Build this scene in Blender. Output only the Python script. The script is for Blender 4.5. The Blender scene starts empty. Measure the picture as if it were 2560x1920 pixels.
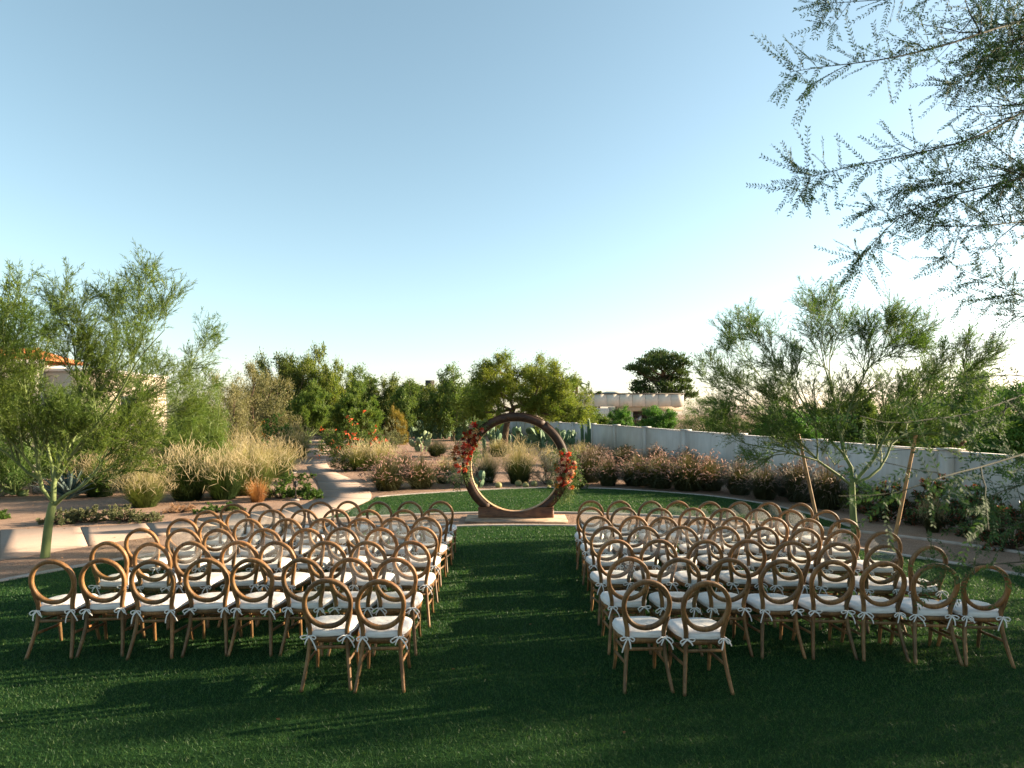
import bpy, math, random
import numpy as np
rad = math.radians
rng = np.random.default_rng(7)
random.seed(7)
S = bpy.context.scene
COL = S.collection

# ---------------------------------------------------------------- camera, sky, sun, exposure
CAM_H = 2.37; F = 1600.0; HY = 1035.0; SD = CAM_H * F
cd = bpy.data.cameras.new('camera'); cam = bpy.data.objects.new('camera', cd); COL.objects.link(cam)
cam.location = (0, 0, CAM_H); cam.rotation_euler = (rad(90), 0, 0)
cd.sensor_width = 36; cd.lens = 36 * F / 2560; cd.shift_y = 75 / 2560
cd.clip_start = .05; cd.clip_end = 3000
cd.dof.use_dof = True; cd.dof.focus_distance = 11; cd.dof.aperture_fstop = 5.0
S.camera = cam
SUN_AZ = rad(77)      # clockwise from +Y: right of the view and a little ahead
SUN_EL = rad(16)
W = bpy.data.worlds.new('World'); S.world = W; W.use_nodes = True
wn = W.node_tree; bg = wn.nodes['Background']
sk = wn.nodes.new('ShaderNodeTexSky'); sk.sky_type = 'NISHITA'; sk.sun_disc = False
sk.sun_elevation = SUN_EL; sk.sun_rotation = SUN_AZ; sk.altitude = 350
sk.air_density = 1.0; sk.dust_density = 1.1; sk.ozone_density = 1.2
hs = wn.nodes.new('ShaderNodeHueSaturation'); hs.inputs['Saturation'].default_value = .86; hs.inputs['Hue'].default_value = .474
wn.links.new(sk.outputs[0], hs.inputs['Color']); wn.links.new(hs.outputs[0], bg.inputs[0]); bg.inputs[1].default_value = .064
sl = bpy.data.lights.new('sun', 'SUN'); so = bpy.data.objects.new('sun', sl); COL.objects.link(so)
sl.energy = 5.0; sl.angle = rad(.5); sl.color = (1.0, .80, .56)
so.rotation_euler = (rad(90) - SUN_EL, 0, -SUN_AZ + math.pi)
so.rotation_euler = (rad(90) - SUN_EL, 0, math.pi - SUN_AZ)
S.view_settings.view_transform = 'Standard'; S.view_settings.look = 'None'
S.view_settings.gamma = 1; S.view_settings.use_curve_mapping = False
S.view_settings.exposure = 2.15
S.render.engine = 'CYCLES'
S.cycles.max_bounces = 8; S.cycles.transparent_max_bounces = 12

# ---------------------------------------------------------------- helpers
def G(X, Y, z=0.0):
    y = F * (CAM_H - z) / (Y - HY)
    return (X - 1280) * y / F, y
def xat(X, y): return (X - 1280) * y / F
def zat(Y, y): return CAM_H - (Y - HY) * y / F
def nrm(a): return a / np.maximum(np.linalg.norm(a, axis=-1, keepdims=True), 1e-9)

class MB:
    def __init__(s): s.V = []; s.F = []; s.n = 0; s.fr = []; s.va = []
    def add(s, V, F, fr=None, va=None):
        V = np.asarray(V, float).reshape(-1, 3); F = np.asarray(F)
        s.V.append(V); s.F.append(F + s.n); s.n += len(V)
        s.fr.append(np.full(len(F), .5) if fr is None else fr)
        s.va.append(np.zeros(len(V)) if va is None else va)
        return s
    def box(s, x0, x1, y0, y1, z0, z1, M=None):
        V = np.array([(x, y, z) for x in (x0, x1) for y in (y0, y1) for z in (z0, z1)], float)
        if M is not None: V = V @ np.array(M).T
        return s.add(V, [(0, 1, 3, 2), (4, 6, 7, 5), (0, 4, 5, 1), (2, 3, 7, 6), (0, 2, 6, 4), (1, 5, 7, 3)])
    def mesh(s, name, smooth=False):
        me = bpy.data.meshes.new(name)
        V = np.concatenate(s.V) if s.V else np.zeros((0, 3))
        me.vertices.add(len(V)); me.vertices.foreach_set('co', V.astype(np.float32).ravel())
        sizes = np.concatenate([np.full(len(f), f.shape[1] if len(f) else 4) for f in s.F])
        idx = np.concatenate([f.ravel() for f in s.F]).astype(np.int32)
        me.loops.add(len(idx)); me.loops.foreach_set('vertex_index', idx)
        st = np.concatenate([[0], np.cumsum(sizes)[:-1]]).astype(np.int32)
        me.polygons.add(len(sizes)); me.polygons.foreach_set('loop_start', st)
        try: me.polygons.foreach_set('loop_total', sizes.astype(np.int32))
        except Exception: pass
        a = me.attributes.new('rnd', 'FLOAT', 'FACE'); a.data.foreach_set('value', np.concatenate(s.fr).astype(np.float32))
        a = me.attributes.new('hgt', 'FLOAT', 'POINT'); a.data.foreach_set('value', np.concatenate(s.va).astype(np.float32))
        if smooth: me.polygons.foreach_set('use_smooth', np.ones(len(sizes), bool))
        me.update(calc_edges=True)
        return me
    def build(s, name, mat, parent=None, smooth=False, loc=None, rz=0, label=None, cat=None, group=None, kind=None):
        me = s.mesh(name, smooth); me.materials.append(mat)
        return put(me, name, parent, loc, rz, label, cat, group, kind)

def put(me, name, parent=None, loc=None, rz=0, label=None, cat=None, group=None, kind=None):
    o = bpy.data.objects.new(name, me); COL.objects.link(o)
    if loc is not None: o.location = loc
    if rz: o.rotation_euler = (0, 0, rz)
    o.parent = parent
    return tag(o, label, cat, group, kind)
def tag(o, label=None, cat=None, group=None, kind=None):
    for k, v in (('label', label), ('category', cat), ('group', group), ('kind', kind)):
        if v: o[k] = v
    return o
def empty(name, loc, rz=0, label=None, cat=None, group=None, kind=None):
    return put(None, name, None, loc, rz, label, cat, group, kind)
def dup(o, name=None):
    c = o.copy(); COL.objects.link(c)
    for ch in o.children:
        d = ch.copy(); COL.objects.link(d); d.parent = c
        for g in ch.children:
            e = g.copy(); COL.objects.link(e); e.parent = d
    return c

def tubes(P, R, sides=4, cap=True):
    B, K, _ = P.shape
    T = np.empty_like(P); T[:, 1:-1] = P[:, 2:] - P[:, :-2]; T[:, 0] = P[:, 1] - P[:, 0]; T[:, -1] = P[:, -1] - P[:, -2]
    T = nrm(T); mt = nrm(T.mean(1))
    ref = np.where(np.abs(mt[:, 2:3]) > .75, np.array([[1., 0, 0]]), np.array([[0, 0, 1.]]))[:, None, :]
    A = nrm(np.cross(T, np.broadcast_to(ref, T.shape))); C = np.cross(T, A)
    th = np.arange(sides) / sides * 2 * np.pi
    V = P[:, :, None, :] + R[:, :, None, None] * (np.cos(th)[:, None] * A[:, :, None, :] + np.sin(th)[:, None] * C[:, :, None, :])
    i = (np.arange(B) * K * sides)[:, None, None] + (np.arange(K - 1) * sides)[None, :, None]
    a = np.arange(sides)[None, None, :]; b = (a + 1) % sides
    Q = np.stack([i + a, i + b, i + b + sides, i + a + sides], -1).reshape(-1, 4)
    return V.reshape(-1, 3), Q

def sweep(path, prof, up=(0, 1, 0), closed=False, scale=None):
    """prof: list of (u,v); u along side axis, v along the up axis. rings joined in quads, ends capped"""
    P = np.asarray(path, float); n = len(P); pr = np.asarray(prof, float); m = len(pr)
    if closed: T = np.roll(P, -1, 0) - np.roll(P, 1, 0)
    else:
        T = np.empty_like(P); T[1:-1] = P[2:] - P[:-2]; T[0] = P[1] - P[0]; T[-1] = P[-1] - P[-2]
    T = nrm(T); U = np.broadcast_to(np.asarray(up, float), P.shape)
    Sd = nrm(np.cross(T, U)); U2 = np.cross(Sd, T)
    sc = np.ones(n) if scale is None else np.asarray(scale, float)
    V = P[:, None] + (pr[None, :, 0, None] * Sd[:, None] + pr[None, :, 1, None] * U2[:, None]) * sc[:, None, None]
    Q = []
    for k in range(n if closed else n - 1):
        k2 = (k + 1) % n
        for j in range(m):
            j2 = (j + 1) % m; Q.append((k * m + j, k * m + j2, k2 * m + j2, k2 * m + j))
    mb = MB(); mb.add(V.reshape(-1, 3), Q)
    if not closed:
        mb.F.append(np.array([list(range(m))[::-1]])); mb.fr.append(np.array([.5]))
        mb.F.append(np.array([[(n - 1) * m + j for j in range(m)]])); mb.fr.append(np.array([.5]))
    return mb
def merge(*mbs):
    o = MB()
    for m in mbs:
        for k, f in enumerate(m.F): o.F.append(f + o.n); o.fr.append(m.fr[k])
        o.V += m.V; o.va += m.va; o.n += m.n
    return o
def rrect(w, d, b=.25):
    x, y = w / 2, d / 2; c = min(w, d) * b
    return [(-x + c, -y), (x - c, -y), (x, -y + c), (x, y - c), (x - c, y), (-x + c, y), (-x, y - c), (-x, -y + c)]
def crom(pts, sub=6):
    P = np.asarray(pts, float); Q = np.vstack([2 * P[0] - P[1], P, 2 * P[-1] - P[-2]]); out = []
    for i in range(1, len(Q) - 2):
        for k in range(sub):
            t = k / sub
            out.append(.5 * ((2 * Q[i]) + (-Q[i - 1] + Q[i + 1]) * t + (2 * Q[i - 1] - 5 * Q[i] + 4 * Q[i + 1] - Q[i + 2]) * t * t + (-Q[i - 1] + 3 * Q[i] - 3 * Q[i + 1] + Q[i + 2]) * t ** 3))
    out.append(P[-1]); return np.array(out)
def ellipsoid(c, r, nu=12, nv=7, M=None):
    V = []; Q = []
    for j in range(nv + 1):
        ph = -math.pi / 2 + math.pi * j / nv
        for i in range(nu):
            th = 2 * math.pi * i / nu
            V.append((r[0] * math.cos(ph) * math.cos(th), r[1] * math.cos(ph) * math.sin(th), r[2] * math.sin(ph)))
    V = np.array(V)
    if M is not None: V = V @ np.array(M).T
    for j in range(nv):
        for i in range(nu):
            i2 = (i + 1) % nu; Q.append((j * nu + i, j * nu + i2, (j + 1) * nu + i2, (j + 1) * nu + i))
    return V + np.array(c), Q

# ---------------------------------------------------------------- materials
def mat(name, rough=.7, spec=.3):
    m = bpy.data.materials.new(name); m.use_nodes = True; nt = m.node_tree
    b = nt.nodes['Principled BSDF']; b.inputs['Roughness'].default_value = rough
    b.inputs['Specular IOR Level'].default_value = spec
    return m, nt, b
def N(nt, t, **k):
    n = nt.nodes.new('ShaderNode' + t)
    for a, v in k.items():
        if hasattr(n, a): setattr(n, a, v)
        else: n.inputs[a.replace('_', ' ')].default_value = v
    return n
def ramp(nt, fac, stops):
    r = nt.nodes.new('ShaderNodeValToRGB'); e = r.color_ramp.elements
    while len(e) < len(stops): e.new(.5)
    for i, (p, c) in enumerate(stops): e[i].position = p; e[i].color = (*c, 1)
    nt.links.new(fac, r.inputs[0]); return r.outputs[0]
def mix(nt, fac, a, b, mode='MIX'):
    m = nt.nodes.new('ShaderNodeMix'); m.data_type = 'RGBA'; m.blend_type = mode
    for s, v in ((m.inputs[0], fac), (m.inputs[6], a), (m.inputs[7], b)):
        if hasattr(v, 'is_output') or isinstance(v, bpy.types.NodeSocket): nt.links.new(v, s)
        else: s.default_value = v if isinstance(v, (int, float)) else (*v, 1)
    return m.outputs[2]
def noise(nt, scale, detail=4, rough=.55, co='Object', stretch=None, dist=0):
    tc = N(nt, 'TexCoord'); n = N(nt, 'TexNoise'); n.inputs['Scale'].default_value = scale
    n.inputs['Detail'].default_value = detail; n.inputs['Roughness'].default_value = rough; n.inputs['Distortion'].default_value = dist
    s = tc.outputs[co]
    if stretch:
        mp = N(nt, 'Mapping'); mp.inputs['Scale'].default_value = stretch; nt.links.new(s, mp.inputs[0]); s = mp.outputs[0]
    nt.links.new(s, n.inputs['Vector']); return n.outputs[0]
def bump(nt, b, h, strength=.3, dist=.01):
    n = N(nt, 'Bump'); n.inputs['Strength'].default_value = strength; n.inputs['Distance'].default_value = dist
    nt.links.new(h, n.inputs['Height']); nt.links.new(n.outputs[0], b.inputs['Normal'])
def two(name, c1, c2, scale=8, rough=.7, spec=.3, bs=0, bd=.01, bscale=60, stretch=None, det=4, lo=.35, hi=.65):
    m, nt, b = mat(name, rough, spec)
    nt.links.new(ramp(nt, noise(nt, scale, det, stretch=stretch), [(lo, c1), (hi, c2)]), b.inputs['Base Color'])
    if bs: bump(nt, b, noise(nt, bscale, 4, .6, stretch=stretch), bs, bd)
    return m
def leafmat(name, c1, c2, trans=.4, c3=None, rough=.55, attr='rnd', stops=None):
    m = bpy.data.materials.new(name); m.use_nodes = True; nt = m.node_tree; b = nt.nodes['Principled BSDF']; out = nt.nodes['Material Output']
    a = N(nt, 'Attribute'); a.attribute_name = attr
    col = ramp(nt, a.outputs['Fac'], stops or [(0, c1), (1, c2)])
    if c3 is not None:
        nz = noise(nt, .9, 3)
        r = nt.nodes.new('ShaderNodeMapRange'); r.inputs[1].default_value = .45; r.inputs[2].default_value = .7; nt.links.new(nz, r.inputs[0])
        col = mix(nt, r.outputs[0], col, c3)
    nt.links.new(col, b.inputs['Base Color']); b.inputs['Roughness'].default_value = rough; b.inputs['Specular IOR Level'].default_value = .25
    t = N(nt, 'BsdfTranslucent'); nt.links.new(mix(nt, 1.0, col, (1.0, 1.0, .6), 'MULTIPLY'), t.inputs[0])
    x = N(nt, 'MixShader'); x.inputs[0].default_value = trans
    nt.links.new(b.outputs[0], x.inputs[1]); nt.links.new(t.outputs[0], x.inputs[2]); nt.links.new(x.outputs[0], out.inputs[0])
    return m

def wood(name, c1, c2, c3, st=(14, 14, 2.2), rough=.5):
    m, nt, b = mat(name, rough, .35)
    oi = N(nt, 'ObjectInfo'); tc = N(nt, 'TexCoord')
    ad = N(nt, 'VectorMath'); ad.operation = 'MULTIPLY_ADD'; ad.inputs[1].default_value = (1, 1, 1)
    nt.links.new(tc.outputs['Object'], ad.inputs[0])
    cm = N(nt, 'CombineXYZ'); ml = N(nt, 'Math'); ml.operation = 'MULTIPLY'; ml.inputs[1].default_value = 31.0
    nt.links.new(oi.outputs['Random'], ml.inputs[0])
    for i in range(3): nt.links.new(ml.outputs[0], cm.inputs[i])
    nt.links.new(cm.outputs[0], ad.inputs[2])
    mp = N(nt, 'Mapping'); mp.inputs['Scale'].default_value = st; nt.links.new(ad.outputs[0], mp.inputs[0])
    n1 = N(nt, 'TexNoise'); n1.inputs['Scale'].default_value = 4; n1.inputs['Detail'].default_value = 7; n1.inputs['Distortion'].default_value = 1.2
    n1.inputs['Roughness'].default_value = .62; nt.links.new(mp.outputs[0], n1.inputs['Vector'])
    n2 = N(nt, 'TexNoise'); n2.inputs['Scale'].default_value = 5; n2.inputs['Detail'].default_value = 2; nt.links.new(ad.outputs[0], n2.inputs['Vector'])
    col = ramp(nt, n1.outputs[0], [(.3, c1), (.5, c2), (.72, c3)])
    dk = ramp(nt, n2.outputs[0], [(.3, (.55, .52, .5)), (.6, (1.1, 1.08, 1.05))])
    col = mix(nt, 1.0, col, dk, 'MULTIPLY')
    vr = ramp(nt, oi.outputs['Random'], [(0, (.72, .76, .82)), (.5, (1, 1, 1)), (1, (1.22, 1.08, .98))])
    col = mix(nt, 1.0, col, vr, 'MULTIPLY')
    nt.links.new(col, b.inputs['Base Color']); bump(nt, b, n1.outputs[0], .25, .003)
    return m

M = {}
M['wood'] = wood('chair_wood', (.078, .038, .014), (.175, .09, .033), (.285, .155, .062))
M['wood_leg'] = wood('chair_leg_wood', (.082, .043, .016), (.17, .094, .037), (.27, .158, .07))
M['arch'] = wood('arch_stained_wood', (.020, .010, .006), (.048, .022, .011), (.095, .047, .024), (3, 3, 9), .55)
M['archbase'] = wood('arch_base_wood', (.07, .031, .014), (.12, .055, .025), (.17, .083, .036), (1.2, 6, 9), .5)
M['archrim'] = wood('arch_rim_wood', (.30, .19, .10), (.38, .25, .14), (.45, .31, .18), (3, 3, 3), .6)
M['plank'] = wood('plank_wood', (.25, .17, .11), (.33, .24, .17), (.42, .32, .23), (1.0, 9, 9), .7)
M['stake'] = wood('stake_wood', (.19, .115, .045), (.27, .17, .075), (.34, .225, .11), (8, 8, 1.2), .7)
# cloth
m, nt, b = mat('cushion_cloth', .85, .15)
nt.links.new(ramp(nt, noise(nt, 9, 3), [(.3, (.56, .53, .505)), (.7, (.65, .62, .595))]), b.inputs['Base Color'])
bump(nt, b, noise(nt, 16, 5, .6, dist=1.5), .5, .012); M['cloth'] = m
m, nt, b = mat('tie_cloth', .85, .15); b.inputs['Base Color'].default_value = (.68, .65, .62, 1); M['tie'] = m
# haze disc: mostly transparent, a little gloss gives the haze
m = bpy.data.materials.new('faint_haze'); m.use_nodes = True; nt = m.node_tree; nt.nodes.remove(nt.nodes['Principled BSDF'])
g = N(nt, 'BsdfGlossy'); g.inputs['Roughness'].default_value = .08; g.inputs[0].default_value = (1, 1, 1, 1)
t = N(nt, 'BsdfTransparent'); t.inputs[0].default_value = (.97, .98, .97, 1); x = N(nt, 'MixShader'); x.inputs[0].default_value = .06
nt.links.new(t.outputs[0], x.inputs[1]); nt.links.new(g.outputs[0], x.inputs[2]); nt.links.new(x.outputs[0], nt.nodes['Material Output'].inputs[0]); M['pane'] = m
# gravel
m, nt, b = mat('tan_gravel', .95, .1)
n1 = noise(nt, .35, 4); n2 = noise(nt, 45, 5, .75); n3 = noise(nt, 4, 4)
c = ramp(nt, n2, [(.32, (.15, .10, .072)), (.5, (.29, .20, .148)), (.68, (.45, .33, .25))])
c = mix(nt, 1.0, c, ramp(nt, n1, [(.3, (.82, .80, .78)), (.7, (1.08, 1.03, 1.0))]), 'MULTIPLY')
c = mix(nt, 1.0, c, ramp(nt, n3, [(.35, (.86, .85, .84)), (.65, (1.05, 1.05, 1.05))]), 'MULTIPLY')
nt.links.new(c, b.inputs['Base Color']); bump(nt, b, n2, .9, .02); M['gravel'] = m
m, nt, b = mat('path_concrete', .9, .15)
n2 = noise(nt, 70, 5, .7); n1 = noise(nt, .8, 4)
c = ramp(nt, n2, [(.3, (.235, .178, .145)), (.7, (.34, .265, .218))])
c = mix(nt, 1.0, c, ramp(nt, n1, [(.3, (.88, .88, .9)), (.7, (1.05, 1.03, 1.0))]), 'MULTIPLY')
nt.links.new(c, b.inputs['Base Color']); bump(nt, b, n2, .35, .004); M['concrete'] = m
M['joint'] = two('joint_filler', (.05, .045, .04), (.09, .08, .07), 20)
M['kerb'] = two('kerb_concrete', (.28, .24, .21), (.38, .335, .30), 6, .9, .1, .4, .004, 60)
m, nt, b = mat('turf_backing', .95, .05)
c = ramp(nt, noise(nt, 60, 4, .7), [(.35, (.008, .025, .008)), (.7, (.022, .060, .016))])
nt.links.new(c, b.inputs['Base Color']); bump(nt, b, noise(nt, 120, 3, .7), .8, .02); M['turf'] = m
M['blade'] = leafmat('turf_blades', (.013, .062, .022), (.055, .15, .042), .45, None, .45, 'rnd',
                     [(0, (.014, .052, .019)), (.6, (.036, .102, .030)), (.93, (.10, .17, .045)), (1, (.17, .20, .07))])
def stucco(name, c1, c2):
    m, nt, b = mat(name, .92, .1)
    col = ramp(nt, noise(nt, 1.2, 4), [(.35, c1), (.65, c2)])
    tc = N(nt, 'TexCoord'); sp = N(nt, 'SeparateXYZ'); nt.links.new(tc.outputs['Object'], sp.inputs[0])
    ad = N(nt, 'Math'); ad.operation = 'MULTIPLY_ADD'; ad.inputs[1].default_value = .9; nt.links.new(noise(nt, 2.2, 5, .7), ad.inputs[0]); nt.links.new(sp.outputs[2], ad.inputs[2])
    grime = ramp(nt, ad.outputs[0], [(.38, (.55, .47, .40)), (.80, (1, 1, 1))])
    col = mix(nt, 1.0, col, grime, 'MULTIPLY')
    st = ramp(nt, noise(nt, 3.0, 5, .65, stretch=(3.2, 3.2, .25)), [(.36, (.86, .84, .82)), (.55, (1, 1, 1))])
    col = mix(nt, .7, col, st, 'MULTIPLY'); nt.links.new(col, b.inputs['Base Color']); bump(nt, b, noise(nt, 90, 4, .6), .5, .006); return m
M['wall'] = stucco('white_stucco', (.46, .42, .385), (.52, .48, .445))
M['wall_cream'] = two('cream_stucco', (.40, .335, .26), (.46, .39, .31), 1.2, .92, .1, .4, .006, 90)
M['cap'] = two('wall_cap', (.5, .48, .46), (.58, .56, .54), 3, .9, .1, .3, .004)
M['bldg'] = two('building_panel', (.50, .46, .40), (.58, .54, .47), .7, .8, .2, .1, .003)
M['dark'] = two('dark_recess', (.03, .028, .026), (.06, .05, .045), 2)
m, nt, b = mat('window_glass', .08, .6); b.inputs['Base Color'].default_value = (.03, .035, .04, 1); M['glass'] = m
M['rooftile'] = two('clay_tile', (.42, .13, .045), (.58, .22, .09), 5, .8, .2, .3, .01, 30)
m, nt, b = mat('black_metal', .45, .5); b.inputs['Base Color'].default_value = (.018, .017, .016, 1); b.inputs['Metallic'].default_value = .3; M['metal'] = m
m, nt, b = mat('lamp_glass', .3, .5); b.inputs['Base Color'].default_value = (.16, .15, .12, 1); M['lampglass'] = m
# barks
M['bark_green'] = two('green_bark', (.085, .12, .04), (.15, .19, .07), 7, .7, .25, .35, .006, 40, (1, 1, .4))
M['bark_dark'] = two('brown_bark', (.055, .036, .024), (.12, .085, .06), 6, .9, .1, .8, .02, 30, (1, 1, .3))
# foliage
M['pv'] = leafmat('palo_verde_leaf', (.065, .12, .02), (.16, .21, .04), .48, (.09, .165, .03))
M['pv2'] = leafmat('palo_verde_leaf_dark', (.045, .10, .02), (.11, .17, .035), .48, (.055, .12, .024))
M['near'] = leafmat('near_leaflet', (.022, .055, .02), (.05, .095, .026), .25, None, .8)
M['bark_near'] = two('near_branch_bark', (.022, .028, .014), (.045, .05, .026), 9, .8, .2)
M['mesq'] = leafmat('mesquite_leaf', (.10, .14, .018), (.21, .24, .04), .5, (.08, .14, .022))
M['dkgreen'] = leafmat('dark_green_leaf', (.055, .085, .018), (.15, .17, .035), .42, (.04, .075, .016))
M['midgreen'] = leafmat('mid_green_leaf', (.06, .115, .022), (.15, .20, .04), .45, (.045, .09, .02))
M['olive'] = leafmat('olive_leaf', (.12, .12, .05), (.26, .24, .12), .4, (.08, .09, .035), .6)
M['bright'] = leafmat('bright_green_leaf', (.04, .12, .02), (.10, .22, .04), .45, (.05, .12, .02))
M['pine'] = leafmat('pine_needle', (.03, .06, .016), (.08, .12, .03), .3, (.035, .065, .018))
M['yellowish'] = leafmat('yellow_leaf', (.14, .12, .02), (.28, .20, .03), .4)
M['sage'] = leafmat('sage_leaf', (.10, .115, .055), (.24, .24, .13), .35, (.07, .095, .04), .7)
M['grey'] = leafmat('grey_leaf', (.10, .105, .085), (.20, .20, .17), .25, (.06, .07, .06), .7)
M['cover'] = leafmat('ground_cover_leaf', (.035, .085, .015), (.11, .18, .035), .35)
M['drytwig'] = leafmat('dry_twig', (.20, .11, .06), (.36, .20, .10), .2)
M['nandina'] = leafmat('nandina_leaf', (.02, .045, .018), (.055, .085, .03), .3, None, .5, 'rnd', [(0, (.018, .045, .018)), (.72, (.05, .085, .03)), (.8, (.20, .035, .02)), (1, (.26, .05, .03))])
M['agave'] = leafmat('agave_leaf', (.06, .09, .08), (.10, .14, .125), .05, None, .5)
M['pear'] = two('cactus_pad', (.055, .105, .055), (.12, .19, .10), 6, .6, .3, .5, .01, 25)
M['pear_lit'] = two('sunlit_cactus_pad', (.12, .17, .08), (.22, .27, .14), 6, .6, .3, .5, .01, 25)  # paler copy of the pad colour, with the sunlight painted in
M['colcac'] = two('column_cactus', (.05, .10, .045), (.09, .15, .07), 9, .6, .3, .3, .01, 30)
M['barrel'] = leafmat('barrel_cactus', (.05, .10, .03), (.42, .38, .18), .05, None, .6, 'hgt')
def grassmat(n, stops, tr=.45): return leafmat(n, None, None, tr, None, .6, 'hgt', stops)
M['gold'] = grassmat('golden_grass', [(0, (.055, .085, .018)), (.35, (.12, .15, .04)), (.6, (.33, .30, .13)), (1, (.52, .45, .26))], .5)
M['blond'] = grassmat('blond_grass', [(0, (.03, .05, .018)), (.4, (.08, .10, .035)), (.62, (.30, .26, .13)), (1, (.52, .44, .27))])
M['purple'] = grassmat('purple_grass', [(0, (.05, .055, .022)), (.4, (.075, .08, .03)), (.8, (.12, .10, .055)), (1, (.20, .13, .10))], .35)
M['purple_d'] = grassmat('purple_grass_shaded', [(0, (.042, .046, .02)), (.5, (.065, .068, .028)), (.85, (.10, .06, .045)), (1, (.18, .10, .08))], .3)  # darker copy of the purple grass, shade put into its colours
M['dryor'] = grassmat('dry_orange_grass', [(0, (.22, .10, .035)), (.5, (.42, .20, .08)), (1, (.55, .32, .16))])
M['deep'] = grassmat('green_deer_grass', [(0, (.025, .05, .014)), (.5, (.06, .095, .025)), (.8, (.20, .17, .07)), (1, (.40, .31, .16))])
M['plume_p'] = leafmat('pink_plume', (.34, .19, .17), (.54, .36, .31), .45)
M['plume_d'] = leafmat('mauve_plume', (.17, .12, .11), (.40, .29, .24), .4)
M['plume_g'] = leafmat('golden_plume', (.42, .36, .22), (.62, .53, .36), .5)
for n, c in dict(red=(.52, .03, .025), coral=(.70, .12, .07), burgundy=(.15, .008, .016), orange=(.58, .14, .03), peach=(.80, .48, .24), cream=(.82, .68, .45), pink=(.80, .46, .42), brick=(.34, .045, .018), gold=(.52, .22, .03)).items():
    M['f_' + n] = leafmat('petal_' + n, tuple(v * .7 for v in c), c, .3, None, .5, 'hgt')
M['sprig'] = leafmat('sprig_leaf', (.05, .11, .03), (.24, .30, .12), .35)
M['redfl'] = leafmat('red_orange_flower', (.55, .07, .03), (.70, .16, .06), .35)
M['orfl'] = leafmat('orange_flower', (.65, .20, .02), (.75, .32, .05), .35)
# ---------------------------------------------------------------- the setting: ground, lawns, kerbs, path
def gmesh():
    xs = np.concatenate([[-1500, -600, -250, -120], np.arange(-70, 71, 1.0), [120, 250, 600, 1500]])
    ys = np.concatenate([[-60, -20, -6], np.arange(0, 111, 1.0), [150, 250, 600, 2500]])
    X, Y = np.meshgrid(xs, ys, indexing='ij')
    Z = .05 * np.sin(X * .9 + 1.3 * np.sin(Y * .5)) * np.sin(Y * .7 + X * .3)
    far = np.clip((np.hypot(X - .3, Y - 5.2) - 17) / 12, 0, 1); Z = Z * far * np.clip((100 - Y) / 20, 0, 1)
    Z += .9 * np.clip((Y - 28) / 40, 0, 1) * np.clip((2 - X) / 12, 0, 1) * np.clip((X + 16) / 6, 0, 1) * 0
    V = np.stack([X, Y, Z], -1).reshape(-1, 3); n = len(ys)
    i, j = np.meshgrid(np.arange(len(xs) - 1), np.arange(n - 1), indexing='ij'); a = (i * n + j).ravel()
    return MB().add(V, np.stack([a, a + n, a + n + 1, a + 1], -1))
gmesh().build('ground', M['gravel'], smooth=True, kind='structure', label='tan gravel ground of the desert garden')

LC = (.2, 5.2); LR = 8.3; KC = (.3, 5.2); KR = 10.1
def fan(pts, z):
    V = [(p[0], p[1], z) for p in pts]; return MB().add(np.array(V), np.array([list(range(len(V)))]))
th = np.linspace(0, 2 * np.pi, 160, endpoint=False)
main_poly = [(LC[0] + LR * math.cos(a), LC[1] + LR * math.sin(a)) for a in th]
fan(main_poly, .008).build('lawn', M['turf'], kind='structure', label='round green lawn under the rows of chairs')
back = crom([(-3.85, 18.1), (-3.27, 18.6), (-.99, 19.8), (.92, 20.4), (2.1, 20.3), (3.35, 20.05), (5.5, 18.6), (6.57, 16.9), (6.95, 15.4), (7.05, 14.1), (7.1, 13.1)], 6)
left = crom([(-4.45, 14.15), (-4.15, 14.87), (-3.93, 16.4), (-3.85, 18.1)], 5)
a0 = math.atan2(13.1 - KC[1], 7.1 - KC[0]); a1 = math.atan2(14.15 - KC[1], -4.45 - KC[0])
arc = [(KC[0] + KR * math.cos(a), KC[1] + KR * math.sin(a)) for a in np.linspace(a0, a1, 40)]
crescent = [tuple(p) for p in left[:-1]] + [tuple(p) for p in back] + arc[1:-1]
fan(crescent[::-1], .008).build('lawn_far', M['turf'], kind='structure', label='crescent of green lawn behind the arch')
def strip(pts, w, z0, z1, name, label, closed=False):
    P = [(p[0], p[1], (z0 + z1) / 2) for p in pts]; h = z1 - z0
    sweep(P, [(-w / 2, -h / 2), (w / 2, -h / 2), (w / 2, h / 2 - .01), (w / 2 - .01, h / 2), (-w / 2 + .01, h / 2), (-w / 2, h / 2 - .01)], (0, 0, 1), closed).build(name, M['kerb'], kind='structure', label=label)
rr = LR + .05
strip([(LC[0] + rr * math.cos(a), LC[1] + rr * math.sin(a)) for a in np.linspace(-.3, math.pi + .3, 120)], .10, -.02, .035, 'kerb', 'pale concrete edging round the chair lawn')
strip([(KC[0] + KR * math.cos(a), KC[1] + KR * math.sin(a)) for a in np.linspace(-.05, a1 - .02, 110)], .11, -.02, .04, 'kerb', 'pale concrete edging in front of the far lawn')
strip([tuple(p) for p in back], .10, -.02, .035, 'kerb', 'pale concrete edging along the planted bed')

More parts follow.
